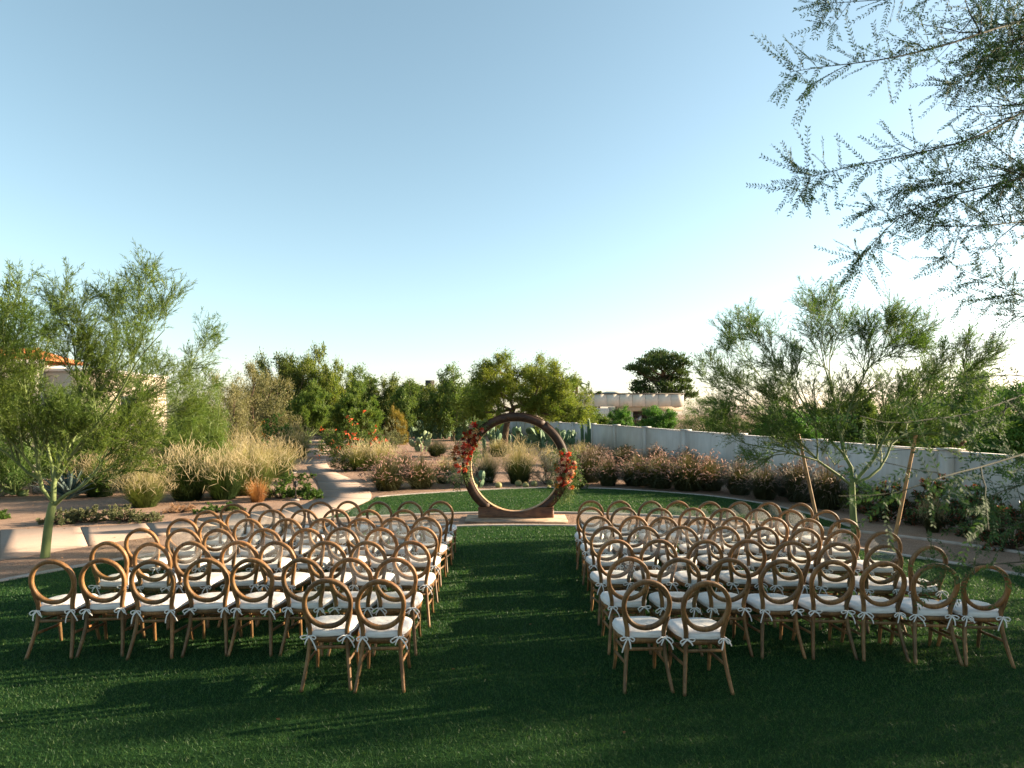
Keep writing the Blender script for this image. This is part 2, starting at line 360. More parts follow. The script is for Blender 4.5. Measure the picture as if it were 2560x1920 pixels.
secs = [((-13.5, 12.0), (-9.9, 7.6)), ((-10.4, 13.0), (-8.25, 10.3)), ((-8.8, 13.35), (-7.5, 11.6)), ((-7.63, 13.9), (-6.65, 12.6)), ((-7.0, 14.5), (-5.65, 13.35)),
        ((-6.3, 15.3), (-4.75, 13.95)), ((-5.7, 15.9), (-4.45, 14.25)), ((-5.42, 16.6), (-4.22, 14.87)), ((-5.42, 17.4), (-4.02, 16.4)), ((-5.5, 18.3), (-3.95, 17.9)),
        ((-6.15, 20.5), (-4.6, 20.3)), ((-7.6, 24.5), (-5.9, 23.3)), ((-9.4, 29.2), (-7.6, 27)), ((-11, 33.6), (-9.5, 32.7)), ((-13, 41.2), (-11.5, 40)), ((-16, 50), (-14.2, 50)), ((-20, 60), (-18, 60))]
A = crom([s[0] for s in secs], 8); Bq = crom([s[1] for s in secs], 8)
V = np.concatenate([np.c_[A, np.full(len(A), .006)], np.c_[Bq, np.full(len(Bq), .006)]]); nA = len(A)
path = MB().add(V, [(i, nA + i, nA + i + 1, i + 1) for i in range(nA - 1)]).build('path', M['joint'], kind='structure', label='winding tan concrete footpath through the garden')
cuts = [0, 8, 15, 22, 30, 40, 48, 60, 71, 78, 84, 90, 96, 102, 108, 114, 120, nA - 1]
for a, c in zip(cuts[:-1], cuts[1:]):
    aa, bb = A[a:c + 1].copy(), Bq[a:c + 1].copy()
    for e in (aa, bb):
        d = e[1] - e[0]; e[0] += d / np.linalg.norm(d) * .008; d = e[-2] - e[-1]; e[-1] += d / np.linalg.norm(d) * .008
    n = len(aa); L = []
    for z in (.002, .022):
        L += [np.c_[aa, np.full(n, z)], np.c_[bb, np.full(n, z)]]
    V = np.concatenate(L); Q = []
    for i in range(n - 1):
        Q += [(2 * n + i, 3 * n + i, 3 * n + i + 1, 2 * n + i + 1), (i, 2 * n + i, 2 * n + i + 1, i + 1), (n + i, n + i + 1, 3 * n + i + 1, 3 * n + i)]
    Q += [(0, n, 3 * n, 2 * n), (n - 1, 3 * n - 1, 4 * n - 1, 2 * n - 1)]
    MB().add(V, Q).build('paving_slab', M['concrete'], path)

# turf blades
def blades(P, h, w, name, label):
    n = len(P); a = rng.uniform(0, 2 * np.pi, n); ln = rng.normal(0, .5, (n, 2)) * h[:, None]
    dx = np.c_[np.cos(a), np.sin(a)] * (w / 2)[:, None]
    b0 = np.c_[P - dx, np.full(n, .006)]; b1 = np.c_[P + dx, np.full(n, .006)]; t = np.c_[P + ln, h * rng.uniform(.7, 1.1, n)]
    V = np.stack([b0, b1, t], 1).reshape(-1, 3); Fc = np.arange(3 * n).reshape(-1, 3)
    pt = .5 + .25 * np.sin(P[:, 0] * 1.7 + 2 * np.sin(P[:, 1] * .8)) * np.sin(P[:, 1] * 2.1)
    MB().add(V, Fc, np.clip(rng.uniform(0, 1, n) * .8 + pt * .2, 0, 1)).build(name, M['blade'], kind='stuff', label=label, cat='grass')
n = 880000
P = np.c_[rng.uniform(-8.2, 8.6, n), rng.uniform(3.6, 13.6, n)]
k = (np.hypot(P[:, 0] - LC[0], P[:, 1] - LC[1]) < LR - .02) & (np.abs(P[:, 0]) < .84 * P[:, 1] + .4) & (rng.uniform(0, 1, n) < np.clip((6.0 / P[:, 1]) ** 1.3, 0, 1))
P = P[k]; y = P[:, 1]
blades(P, rng.uniform(.022, .042, len(P)), (.0047) * np.clip(y / 5, .9, 3), 'turf_grass', 'short green turf blades of the lawn under the chairs')
from math import inf
def inpoly(P, poly):
    poly = np.array(poly); x, y = P[:, 0], P[:, 1]; c = np.zeros(len(P), bool); j = len(poly) - 1
    for i in range(len(poly)):
        xi, yi = poly[i]; xj, yj = poly[j]
        cr = ((yi > y) != (yj > y)) & (x < (xj - xi) * (y - yi) / (yj - yi + 1e-12) + xi); c ^= cr; j = i
    return c
n = 200000; P = np.c_[rng.uniform(-4.5, 7.2, n), rng.uniform(12.8, 20.5, n)]; P = P[inpoly(P, crescent)]
blades(P, rng.uniform(.025, .042, len(P)), np.full(len(P), .014), 'turf_grass', 'short green turf blades of the crescent lawn behind the arch')
# loose stones lying on the gravel near the kerbs
n = 9000; a = rng.uniform(0, math.pi, n); r = rng.uniform(8.45, 10.0, n); P = np.c_[LC[0] + r * np.cos(a), LC[1] + r * np.sin(a)]
s = rng.uniform(.006, .016, n); off = np.array([(1, 0, 0), (-.5, .87, 0), (-.5, -.87, 0), (0, 0, .8)])
V = np.c_[P, np.full(n, .001)][:, None] + off[None] * s[:, None, None] + rng.normal(0, .002, (n, 4, 3))
i = np.arange(n)[:, None] * 4
Fc = np.concatenate([i + np.array([0, 1, 3]), i + np.array([1, 2, 3]), i + np.array([2, 0, 3])])
MB().add(V.reshape(-1, 3), Fc).build('pebbles', M['gravel'], kind='stuff', label='loose tan pebbles scattered on the gravel band', cat='gravel')

# ---------------------------------------------------------------- boundary wall (right), far walls, houses
def wall_run(p0, p1, z_of, n, thick, label, name='boundary_wall', matw='wall', pil=True, caps=True):
    p0 = np.array(p0, float); p1 = np.array(p1, float); L = np.linalg.norm(p1 - p0); d = (p1 - p0) / L; nn = np.array([-d[1], d[0]])
    root = empty(name, (p0[0], p0[1], 0), 0, label, 'wall')
    def quadbox(s0, s1, o0, o1, z0, z1a, z1b):
        mb = MB(); V = []
        for s_, zt in ((s0, z1a), (s1, z1b)):
            for o_ in (o0, o1):
                q = d * s_ + nn * o_; V += [(q[0], q[1], z0), (q[0], q[1], zt)]
        return mb.add(np.array(V), [(0, 1, 3, 2), (4, 6, 7, 5), (0, 4, 5, 1), (2, 3, 7, 6), (0, 2, 6, 4), (1, 5, 7, 3)])
    for i in range(n):
        s0, s1 = L * i / n, L * (i + 1) / n; za, zb = z_of(s0 / L), z_of(s1 / L)
        zb = za - (za - zb) * .5
        quadbox(s0 + (.21 if pil else 0), s1 - (.21 if pil else 0), -thick / 2, thick / 2, -.3, za, zb).build('panel', M[matw], root)
        if caps: quadbox(s0 + .215, s1 - .215, -thick / 2 - .02, thick / 2 + .02, za + .002, za + .04, zb + .04).build('wall_cap', M['cap'], root)
    if pil:
        for i in range(n + 1):
            s = L * i / n; z = z_of(s / L) + .05
            pl_ = quadbox(s - .2, s + .2, -thick / 2 - .06, thick / 2 + .06, -.3, z, z).build('pilaster', M[matw], root)
            quadbox(s - .23, s + .23, -thick / 2 - .09, thick / 2 + .09, z + .002, z + .05, z + .05).build('cap', M['cap'], pl_)
    return root
wx = lambda y: 13.5 - .175 * y
wall_run((wx(93.2), 93.2), (wx(6.0), 6.0), lambda t: 1.62 - .0 * t - .27 * max(0, t - .62) / .38, 18, .2, 'long white stucco wall with pilasters running back on the right')
wall_run((-34, 88), (wx(90.5), 88), lambda t: 1.72, 7, .2, 'pale low wall across the far end of the garden', pil=True)

# modern flat roofed building beyond the wall
y0 = 76; root = empty('flat_roofed_building', (xat(1580, y0), y0 + 5, 0), 0, 'low modern building with pale panelled flat roof beyond the wall', 'building')
ox, oy = xat(1580, y0), y0 + 5
def bb(name, m, x0, x1, ya, yb, z0, z1, par=root, **k): return MB().box(x0 - ox, x1 - ox, ya - oy, yb - oy, z0, z1).build(name, m, par, **k)
X = lambda p: xat(p, y0)
zt, zf, zb_ = 4.72, 3.25, 2.7
fx = np.linspace(X(1420), X(1710), 10)
for i in range(9): bb('fascia_panel', M['bldg'], fx[i] + .02, fx[i + 1] - .02, y0, y0 + .25, zf, zt - .003 * i)
bb('roof', M['dark'], X(1420), X(1710) + .1, y0 - .08, y0 + 14, zt + .002, zt + .12)
bb('roof_dome', M['bldg'], X(1525), X(1565), y0 + 3, y0 + 6, zt + .125, zt + .42)
bb('soffit_beam', M['wall_cream'], X(1540), X(1708), y0 + .3, y0 + .9, zb_, zf + .3)
bb('wall', M['bldg'], X(1420), X(1522), y0 - .35, y0 + 10, 0, zf - .2)
bb('corner_pier', M['wall_cream'], X(1524), X(1538), y0 - .2, y0 + 1.2, 0, zf - .05)
for p in (1580, 1655): bb('pillar', M['wall_cream'], X(p - 4), X(p + 4), y0 + .4, y0 + .9, 0, zb_ - .005)
bb('rear_wall', M['dark'], X(1540), X(1708), y0 + 4, y0 + 4.3, 0, zb_ + .3)  # shade of the recess put into the wall's near-black colour
for a, c in ((1545, 1572), (1590, 1620), (1625, 1650)): bb('window', M['glass'], X(a), X(c), y0 + 3.9, y0 + 3.98, .8, 2.4)

# house with clay roof at the far left
def rot(a): c, s = math.cos(a), math.sin(a); return np.array([(c, -s, 0), (s, c, 0), (0, 0, 1)])
y0 = 31; hx = -27.5
root = empty('tile_roofed_house', (hx, y0, 0), 0, 'pale stucco house with orange clay tile roof behind left palo verde', 'house')
hw_ = MB().box(-4, 4.6, 0, 3.2, 0, 4.75).build('wall', M['wall'], root)
MB().box(-4.3, 5.0, -.35, -.2, 4.76, 5.0).build('fascia', M['cap'], root)
MB().box(3.0, 4.0, -.03, -.002, 3.0, 4.1).build('window', M['glass'], hw_)
MB().box(1.0, 1.9, -.03, -.002, 3.0, 4.1).build('window', M['glass'], hw_)
mb = MB()
for i in range(40):
    x = -4.3 + i * .2
    Pp = np.array([[(x, -.45 + k * .62, 5.02 + k * .19 - .05 * (0 if k % 1 else 1)) for k in range(4)]]); Pp[..., 2] = 5.03 + (Pp[..., 1] + .4) * .335; V_, Q_ = tubes(Pp, np.full((1, 4), .1), 6); mb.add(V_, Q_)
tl = mb.build('roof_tiles', M['rooftile'], root, kind='stuff')
MB().add(np.array([(-4.3, -.4, 4.98), (4.9, -.4, 4.98), (3.4, 1.6, 5.65), (-4.3, 1.6, 5.65), (4.9, 3.6, 4.98), (-4.3, 3.6, 4.98)]), [(0, 1, 2, 3), (3, 2, 4, 5)]).add(np.array([(4.9, -.4, 4.98), (4.9, 3.6, 4.98), (3.4, 1.6, 5.65)]), [(0, 1, 2)]).build('roof', M['rooftile'], root)
root = empty('annex_building', (hx, y0, 0), 0, 'cream sunlit annex partly hidden behind the left palo verde', 'building')
Rm = None
aw_ = MB().box(4.66, 7.2, .3, 6.6, 0, 4.45, Rm).build('wall', M['wall_cream'], root)
MB().box(4.62, 7.3, .2, 6.7, 4.452, 4.6, Rm).build('roof_edge', M['cap'], root)
MB().box(7.205, 7.23, 2.2, 3.4, 2.0, 3.3, Rm).build('window', M['glass'], aw_)
# low garden walls on the left
def lowwall(name, X0, Y0, w, hgt, a, m, label):
    x, y = G(X0, Y0); r = empty(name, (x, y, 0), a, label, 'wall')
    MB().box(-w / 2, w / 2, -.12, .12, -.1, hgt).build('panel', M[m], r); MB().box(-w / 2 - .02, w / 2 + .02, -.15, .15, hgt + .002, hgt + .05).build('wall_cap', M['cap'], r)
lowwall('garden_wall', -12, 1240, 1.7, 1.12, rad(35), 'wall', 'short white garden wall at the left edge of the lawn path')
lowwall('garden_wall', 55, 1214, .95, 1.05, rad(6), 'wall', 'grey shaded garden wall behind the left lantern')
lowwall('gate_post', 82, 1214, .42, .8, rad(30), 'wall', 'stubby pale post at the end of the grey garden wall')
lowwall('garden_wall', 575, 1125, 2.2, 1.75, 0, 'wall', 'grey wall with white end pier behind golden grass')
lowwall('wall_pier', 609, 1124, .45, 1.95, rad(40), 'wall', 'white sunlit pier beside the flowering green shrub')

# path lanterns
def lantern(X0, Y0, h, label):
    x, y = G(X0, Y0); r = empty('path_lantern', (x, y, 0), 0, label, 'lantern', 'path lanterns')
    MB().box(-.11, .11, -.11, .11, 0, .045).build('footing', M['kerb'], r)
    V_, Q_ = tubes(np.array([[(0, 0, .047), (0, 0, h * .22)]]), np.array([[.035, .03]]), 10); MB().add(V_, Q_).build('base', M['metal'], r)
    V_, Q_ = tubes(np.array([[(0, 0, .05), (0, 0, h * .72)]]), np.array([[.011, .011]]), 8); MB().add(V_, Q_).build('stem', M['metal'], r)
    hd = merge()
    for k, (z, q) in enumerate(((.70, .03), (.74, .07), (.80, .078), (.86, .08), (.92, .078), (.97, .06), (1.02, .025))):
        V_, Q_ = ellipsoid((0, 0, h * z), (q, q, .012), 12, 4); hd.add(V_, Q_)
    for k in range(6):
        a = k * math.pi / 3; hd.box(.06 * math.cos(a) - .004, .06 * math.cos(a) + .004, .06 * math.sin(a) - .004, .06 * math.sin(a) + .004, h * .75, h * .95)
    hd_ = hd.build('lantern_head', M['metal'], r)
    V_, Q_ = ellipsoid((0, 0, h * .85), (.045, .045, .05), 10, 6); MB().add(V_, Q_).build('lamp_glass', M['lampglass'], hd_, smooth=True)
lantern(739, 1251, .52, 'black path lantern standing beside the dark green ground cover')
lantern(58, 1231, .60, 'black path lantern in front of the grey garden wall')
lantern(733, 1183, .55, 'small black path lantern half hidden by golden grass')

# ---------------------------------------------------------------- circular wedding arch
ay = 14.5; s = F / ay; ax = xat(1290, ay); arc_r = 2.05 / 2; zc = zat(1165.5, ay)
arch = empty('circular_arch', (ax, ay, 0), 0, 'large round dark wooden wedding arch at the end of the aisle', 'wedding arch')
ro, ri, dep = arc_r + .19, arc_r, .2
nseg = 8; per = 10
mb = MB()
for k in range(nseg):
    a0_, a1_ = 2 * math.pi * k / nseg + .2, 2 * math.pi * (k + 1) / nseg + .2
    pts = [(math.cos(t), math.sin(t)) for t in np.linspace(a0_ + .0004, a1_ - .0004, per)]
    for yy0, yy1, nm in ((-dep / 2, -dep / 2 + .02, 'front_board'), (dep / 2 - .02, dep / 2, 'rear_board')):
        V = []
        for c_, s_ in pts:
            for r_ in (ri, ro):
                for yy in (yy0, yy1): V.append((r_ * c_, yy, max(zc + r_ * s_, .05)))
        Q = []
        for i in range(per - 1):
            b_ = i * 4; Q += [(b_, b_ + 2, b_ + 6, b_ + 4), (b_ + 1, b_ + 5, b_ + 7, b_ + 3), (b_, b_ + 4, b_ + 5, b_ + 1), (b_ + 2, b_ + 3, b_ + 7, b_ + 6)]
        Q += [(0, 1, 3, 2), (per * 4 - 4, per * 4 - 2, per * 4 - 1, per * 4 - 3)]
        MB().add(np.array(V), Q).build(nm, M['arch'], arch)
tt = np.linspace(0, 2 * math.pi, 96, endpoint=False)
for nm, r_, m_ in (('inner_rim', ri - .006, 'archrim'), ('outer_rim', ro + .001, 'arch')):
    sweep([(r_ * math.cos(t), 0, max(zc + r_ * math.sin(t), .055)) for t in tt], [(-.005, -dep / 2 - .003), (.005, -dep / 2 - .003), (.005, dep / 2 + .003), (-.005, dep / 2 + .003)], (0, 1, 0), True).build(nm, M[m_], arch)
# base box with a curved cut following the ring
def basebd(yy0, yy1, nm):
    xs = np.linspace(-.85, .85, 30); V = []; zt_ = zat(1266, ay)
    for x in xs:
        zr = zc - math.sqrt(max((ri - .012) ** 2 - x * x, 0)) if abs(x) < ri - .012 else 9
        z = min(zt_, zr)
        for yy in (yy0, yy1): V += [(x, yy, .045), (x, yy, z)]
    Q = []
    for i in range(len(xs) - 1):
        b_ = 4 * i; Q += [(b_, b_ + 4, b_ + 5, b_ + 1), (b_ + 2, b_ + 3, b_ + 7, b_ + 6), (b_ + 1, b_ + 5, b_ + 7, b_ + 3)]
    n_ = 4 * len(xs) - 4; Q += [(0, 1, 3, 2), (n_, n_ + 2, n_ + 3, n_ + 1)]
    MB().add(np.array(V), Q).build(nm, M['archbase'], arch)
basebd(-dep / 2 - .045, -dep / 2 - .012, 'base_front_panel'); basebd(dep / 2 + .012, dep / 2 + .045, 'base_rear_panel')
for sx in (-1, 1): MB().box(sx * .83 - .018, sx * .83 + .018, -dep / 2 - .011, dep / 2 + .011, .045, zat(1267, ay)).build('base_end_panel', M['archbase'], arch)
for k, (ya, yb) in enumerate(((-.62, -.31), (-.305, .005), (.01, .32))):
    MB().box(-1.12, 1.13, ya, yb, .006, .042).build('floor_plank', M['plank'], arch)

# roses and greenery
def rose(n_lay=4, R=.05, seed=0):
    rg = np.random.default_rng(seed); mb = MB()
    for L in range(n_lay):
        npet = 3 + L; rr_ = R * (.25 + .75 * L / (n_lay - 1)); open_ = .15 + 1.0 * L / (n_lay - 1)
        for p in range(npet):
            a = 2 * math.pi * (p + .5 * L) / npet + rg.uniform(-.2, .2); V = []; hh = []
            for iu in range(4):
                u = iu / 3
                for iv in range(-1, 2):
                    ang = a + iv * (1.25 / npet) * math.pi * .5 * (math.sin(math.pi * min(u + .25, 1)) + .3)
                    rad_ = rr_ * (.25 + .75 * u ** .8) * (1 - .06 * abs(iv)); h_ = R * (.1 + 1.0 * u * math.cos(open_ * .75) + .06 * (1 - abs(iv)) + .15 * (n_lay - L) / n_lay)
                    V.append((rad_ * math.cos(ang), rad_ * math.sin(ang), h_)); hh.append(.2 + .8 * u)
            Q = [(i * 3 + j, i * 3 + j + 1, i * 3 + j + 4, i * 3 + j + 3) for i in range(3) for j in range(2)]
            mb.add(np.array(V), Q, None, np.array(hh))
    return mb
rose_me = {}
def flower(name, X0, Y0, size, col, par, px, dy):
    key = (col, name)
    if key not in rose_me:
        me = rose(5 if name == 'dahlia' else 4, .05, len(rose_me)).mesh(name, True); me.materials.append(M['f_' + col]); rose_me[key] = me
    y = ay + dy; o = put(rose_me[key], name, par, (xat(X0, y) - px[0], y - px[1], zat(Y0, y) - px[2]))
    o.rotation_euler = (rad(90) + rng.uniform(-.5, .35), rng.uniform(-.5, .5), rng.uniform(-.5, .5)); o.scale = (size,) * 3
za = lambda x, y: (1120 + x * .1929, 1000 + y * .1929)
LF = [(335, 320, 'red'), (375, 400, 'peach'), (440, 380, 'coral'), (300, 345, 'pink'), (280, 430, 'brick'), (240, 475, 'orange'), (290, 470, 'gold'), (350, 475, 'red'), (410, 495, 'coral'), (200, 515, 'burgundy'), (335, 525, 'coral'), (275, 530, 'burgundy'),
      (150, 560, 'cream'), (210, 575, 'red'), (270, 600, 'coral'), (208, 615, 'pink'), (135, 610, 'orange'), (350, 600, 'orange'), (315, 640, 'red'), (260, 655, 'peach'), (200, 680, 'burgundy'), (142, 690, 'coral'), (75, 695, 'burgundy'), (295, 690, 'red'),
      (235, 730, 'coral'), (185, 745, 'gold'), (100, 765, 'gold'), (155, 785, 'cream'), (215, 785, 'pink'), (275, 775, 'red'), (235, 840, 'cream'), (120, 840, 'coral'), (155, 880, 'red'), (225, 895, 'coral'), (135, 915, 'red'), (375, 335, 'burgundy'), (225, 440, 'brick'), (180, 640, 'red'), (330, 560, 'brick'), (110, 640, 'orange'), (300, 400, 'burgundy')]
RF = [(1455, 700, 'red'), (1565, 710, 'coral'), (1540, 725, 'red'), (1485, 770, 'coral'), (1530, 765, 'pink'), (1460, 805, 'pink'), (1565, 800, 'brick'), (1580, 860, 'red'), (1475, 860, 'burgundy'), (1545, 865, 'peach'), (1628, 822, 'pink'), (1645, 870, 'coral'), (1455, 910, 'pink'),
      (1500, 925, 'red'), (1545, 912, 'pink'), (1418, 905, 'coral'), (1605, 925, 'pink'), (1620, 950, 'orange'), (1400, 965, 'cream'), (1450, 955, 'burgundy'), (1440, 1005, 'coral'), (1530, 985, 'peach'), (1592, 990, 'coral'), (1435, 1050, 'pink'), (1525, 1068, 'coral'), (1570, 1045, 'pink'),
      (1480, 1090, 'brick'), (1412, 1115, 'gold'), (1603, 1125, 'orange'), (1408, 850, 'gold'), (1520, 820, 'cream'), (1500, 885, 'burgundy'), (1560, 960, 'brick'), (1490, 1035, 'burgundy')]
def sprigs(name, pts, n, par, px, spread, seed, leaf=.03, m='sprig'):
    rg = np.random.default_rng(seed); c = np.array(pts, float); k = rg.integers(0, len(c), n)
    base = c[k] + rg.normal(0, .04, (n, 3)); d = nrm(rg.normal(0, 1, (n, 3)) * (1, .5, 1) + spread); L = rg.uniform(.06, .2, n)
    K = 9; t = np.linspace(0, 1, K)[None, :, None]
    Pt = base[:, None] + d[:, None] * L[:, None, None] * t + np.array([0, 0, -1]) * (t ** 2) * .07
    mb = MB(); V_, Q_ = tubes(Pt, np.full((n, K), .0015), 3); mb.add(V_, Q_, np.zeros(len(Q_)))
    lv = leaves(Pt.reshape(-1, 3), np.repeat(d, K, 0), leaf, .5, rg, 1.1); mb.add(*lv)
    mb.build(name, M[m], par, kind='stuff')
def leaves(P, D, size, asp, rg, spread=.9, up=0.0):
    n = len(P); d = nrm(D + rg.normal(0, spread, (n, 3)) * .7 + np.array([0, 0, up])); sd = nrm(np.cross(d, rg.normal(0, 1, (n, 3))))
    L = (size * rg.uniform(.6, 1.25, n))[:, None]; w = L * asp * .5
    V = np.stack([P + sd * w, P + d * L, P + d * L * .3 - sd * w], 1).reshape(-1, 3)
    return V, np.arange(3 * n).reshape(-1, 3), rg.uniform(0, 1, n)
for side, FL, lab in (('l', LF, 'cascade of red, coral and peach roses on upper left of arch'), ('r', RF, 'shorter cluster of red and pink roses on right side of arch')):
    cx, cy = za(*np.array([(f[0], f[1]) for f in FL]).mean(0)); px = (xat(cx, ay), ay - .15, zat(cy, ay))
    fr = empty('floral_arrangement', px, 0, lab, 'flowers')
    for i, (fx_, fy_, c) in enumerate(FL):
        X0, Y0 = za(fx_, fy_); flower('dahlia' if i % 7 == 3 else 'rose', X0, Y0, rng.uniform(1.05, 1.5) * 1.1, c, fr, px, -.16 - rng.uniform(0, .07))
        if i % 2 == 0: flower('rose', X0 + rng.uniform(-5, 5), Y0 + rng.uniform(-5, 5), rng.uniform(.75, 1.0), ['cream', 'pink', 'red', 'peach', 'cream', 'burgundy', 'pink', 'red'][(i // 2) % 8], fr, px, -.21 - rng.uniform(0, .05))
    pts = [(xat(za(a_, b_)[0], ay) - px[0], rng.uniform(-.03, .1), zat(za(a_, b_)[1], ay) - px[2]) for a_, b_, _ in FL]
    sprigs('greenery', pts, 300, fr, px, np.array([0, -.2, -.1]), 5)
    if side == 'l':
        ex = [(430, 300), (380, 270), (330, 265), (270, 300), (200, 380), (150, 450), (110, 520), (480, 330), (540, 350), (600, 310), (90, 620), (60, 720), (110, 800), (260, 900), (230, 960), (200, 930), (380, 650), (350, 700), (330, 760), (100, 900), (60, 1000), (160, 1000), (120, 1110)]
    else:
        ex = [(1430, 670), (1500, 640), (1600, 680), (1660, 740), (1680, 850), (1670, 950), (1660, 1030), (1360, 700), (1370, 900), (1370, 1000), (1540, 1130), (1560, 1180), (1500, 1200), (1530, 1250), (1590, 1180), (1640, 1080), (1400, 1240), (1380, 800)]
    sprigs('trailing_greenery', [(xat(za(a_, b_)[0], ay) - px[0], rng.uniform(-.1, .1), zat(za(a_, b_)[1], ay) - px[2]) for a_, b_ in ex], 260, fr, px, np.array([0, 0, -.35]), 9, .034)
# ---------------------------------------------------------------- plants
def grow(P, R, n, t0, t1, L, ang, up, K, rmax, rg, wig=.15, bend=0.0, rend=.3, taper_len=.5):
    B, K0, _ = P.shape; idx = np.repeat(np.arange(B), n); m = len(idx)
    t = rg.uniform(t0, t1, m); ft = t * (K0 - 1); i = np.minimum(ft.astype(int), K0 - 2); f = (ft - i)[:, None]
    base = P[idx, i] * (1 - f) + P[idx, i + 1] * f; pd = nrm(P[idx, i + 1] - P[idx, i])
    rb = R[idx, i] * (1 - f[:, 0]) + R[idx, i + 1] * f[:, 0]
    q = rg.normal(0, 1, (m, 3)); q = nrm(q - (q * pd).sum(1, keepdims=True) * pd)
    a = np.abs(ang * rg.uniform(.7, 1.3, m))[:, None]
    d = pd * np.cos(a) + q * np.sin(a); d[:, 2] += up; d = nrm(d)
    ln = L * rg.uniform(.65, 1.35, m) * (1 - taper_len * t)
    out = np.empty((m, K, 3)); out[:, 0] = base
    for k in range(1, K):
        d = nrm(d + rg.normal(0, wig, (m, 3)) + np.array([0, 0, bend])); out[:, k] = out[:, k - 1] + d * (ln / (K - 1))[:, None]
    r0 = np.minimum(rb * .7, rmax)
    return out, r0[:, None] * np.linspace(1, rend, K)[None]
def resample(pts, K):
    P = np.asarray(pts, float); s = np.r_[0, np.cumsum(np.linalg.norm(np.diff(P, axis=0), axis=1))]; t = np.linspace(0, s[-1], K)
    return np.stack([np.interp(t, s, P[:, i]) for i in range(3)], 1)

def twig_leaves(P, per, size, asp, rg, spread=.9, t0=.1, up=0.):
    B, K, _ = P.shape; t = rg.uniform(t0, 1, (B, per)) * (K - 1); i = np.minimum(t.astype(int), K - 2); f = (t - i)[..., None]
    b = np.arange(B)[:, None]; p = P[b, i] * (1 - f) + P[b, i + 1] * f; d = nrm(P[b, i + 1] - P[b, i])
    return leaves(p.reshape(-1, 3), d.reshape(-1, 3), size, asp, rg, spread, up)

def palo_verde(trunk_pts, r0, r1, limbs, seed, leaf, bark, twigm, size=.055, dens=1.0, keep=None, par=None, n2=9, n3=8, n4=6, Ltw=.5, upw=.12):
    """trunk polyline, limbs: list of (polyline, r0, r1); everything local to par"""
    rg = np.random.default_rng(seed); mt = MB(); K = 12
    Pt = resample(crom(trunk_pts, 6), K)[None]; mt.add(*tubes(Pt, np.linspace(r0, r1, K)[None], 10))
    LP = np.array([resample(crom(l[0], 6), K) for l in limbs]); LRr = np.array([np.linspace(l[1], l[2], K) for l in limbs])
    mt.add(*tubes(LP, LRr * .85, 8))
    P2, R2 = grow(LP, LRr, n2, .14, 1, 1.05, .58, upw * 2, 8, .02, rg, .07, .03)
    P3, R3 = grow(P2, R2, n3, .12, 1, .55, .6, upw * 1.6, 6, .008, rg, .08, .01)
    P4, R4 = grow(np.concatenate([P3, P2[:, 2:]]) if P2.shape[1] - 2 == 6 else P3, np.concatenate([R3, R2[:, 2:]]) if P2.shape[1] - 2 == 6 else R3, n4, .1, 1, .36, .6, .12, 3, .003, rg, .12, 0)
    if keep is not None:
        for_ = lambda P: keep(P.reshape(-1, 3)).reshape(P.shape[:2]).all(1)
        k = for_(P2); P2, R2 = P2[k], R2[k]; k = for_(P3); P3, R3 = P3[k], R3[k]; k = for_(P4); P4, R4 = P4[k], R4[k]
    mt.add(*tubes(P2, np.maximum(R2, .004), 4)); mt.add(*tubes(P3[:, ::2], np.maximum(R3, .0025)[:, ::2], 3))
    mt.build('trunk', M[bark], par, smooth=True)
    mc = MB(); V_, Q_ = tubes(P4[:, ::2], np.maximum(R4, .0016)[:, ::2], 3); mc.add(V_, Q_, np.full(len(Q_), .3))
    mc.add(*twig_leaves(P4, int(12 * dens), size, .13, rg, .75))
    mc.add(*twig_leaves(P3, int(8 * dens), size, .16, rg, .8))
    mc.build('crown', M[leaf], par)

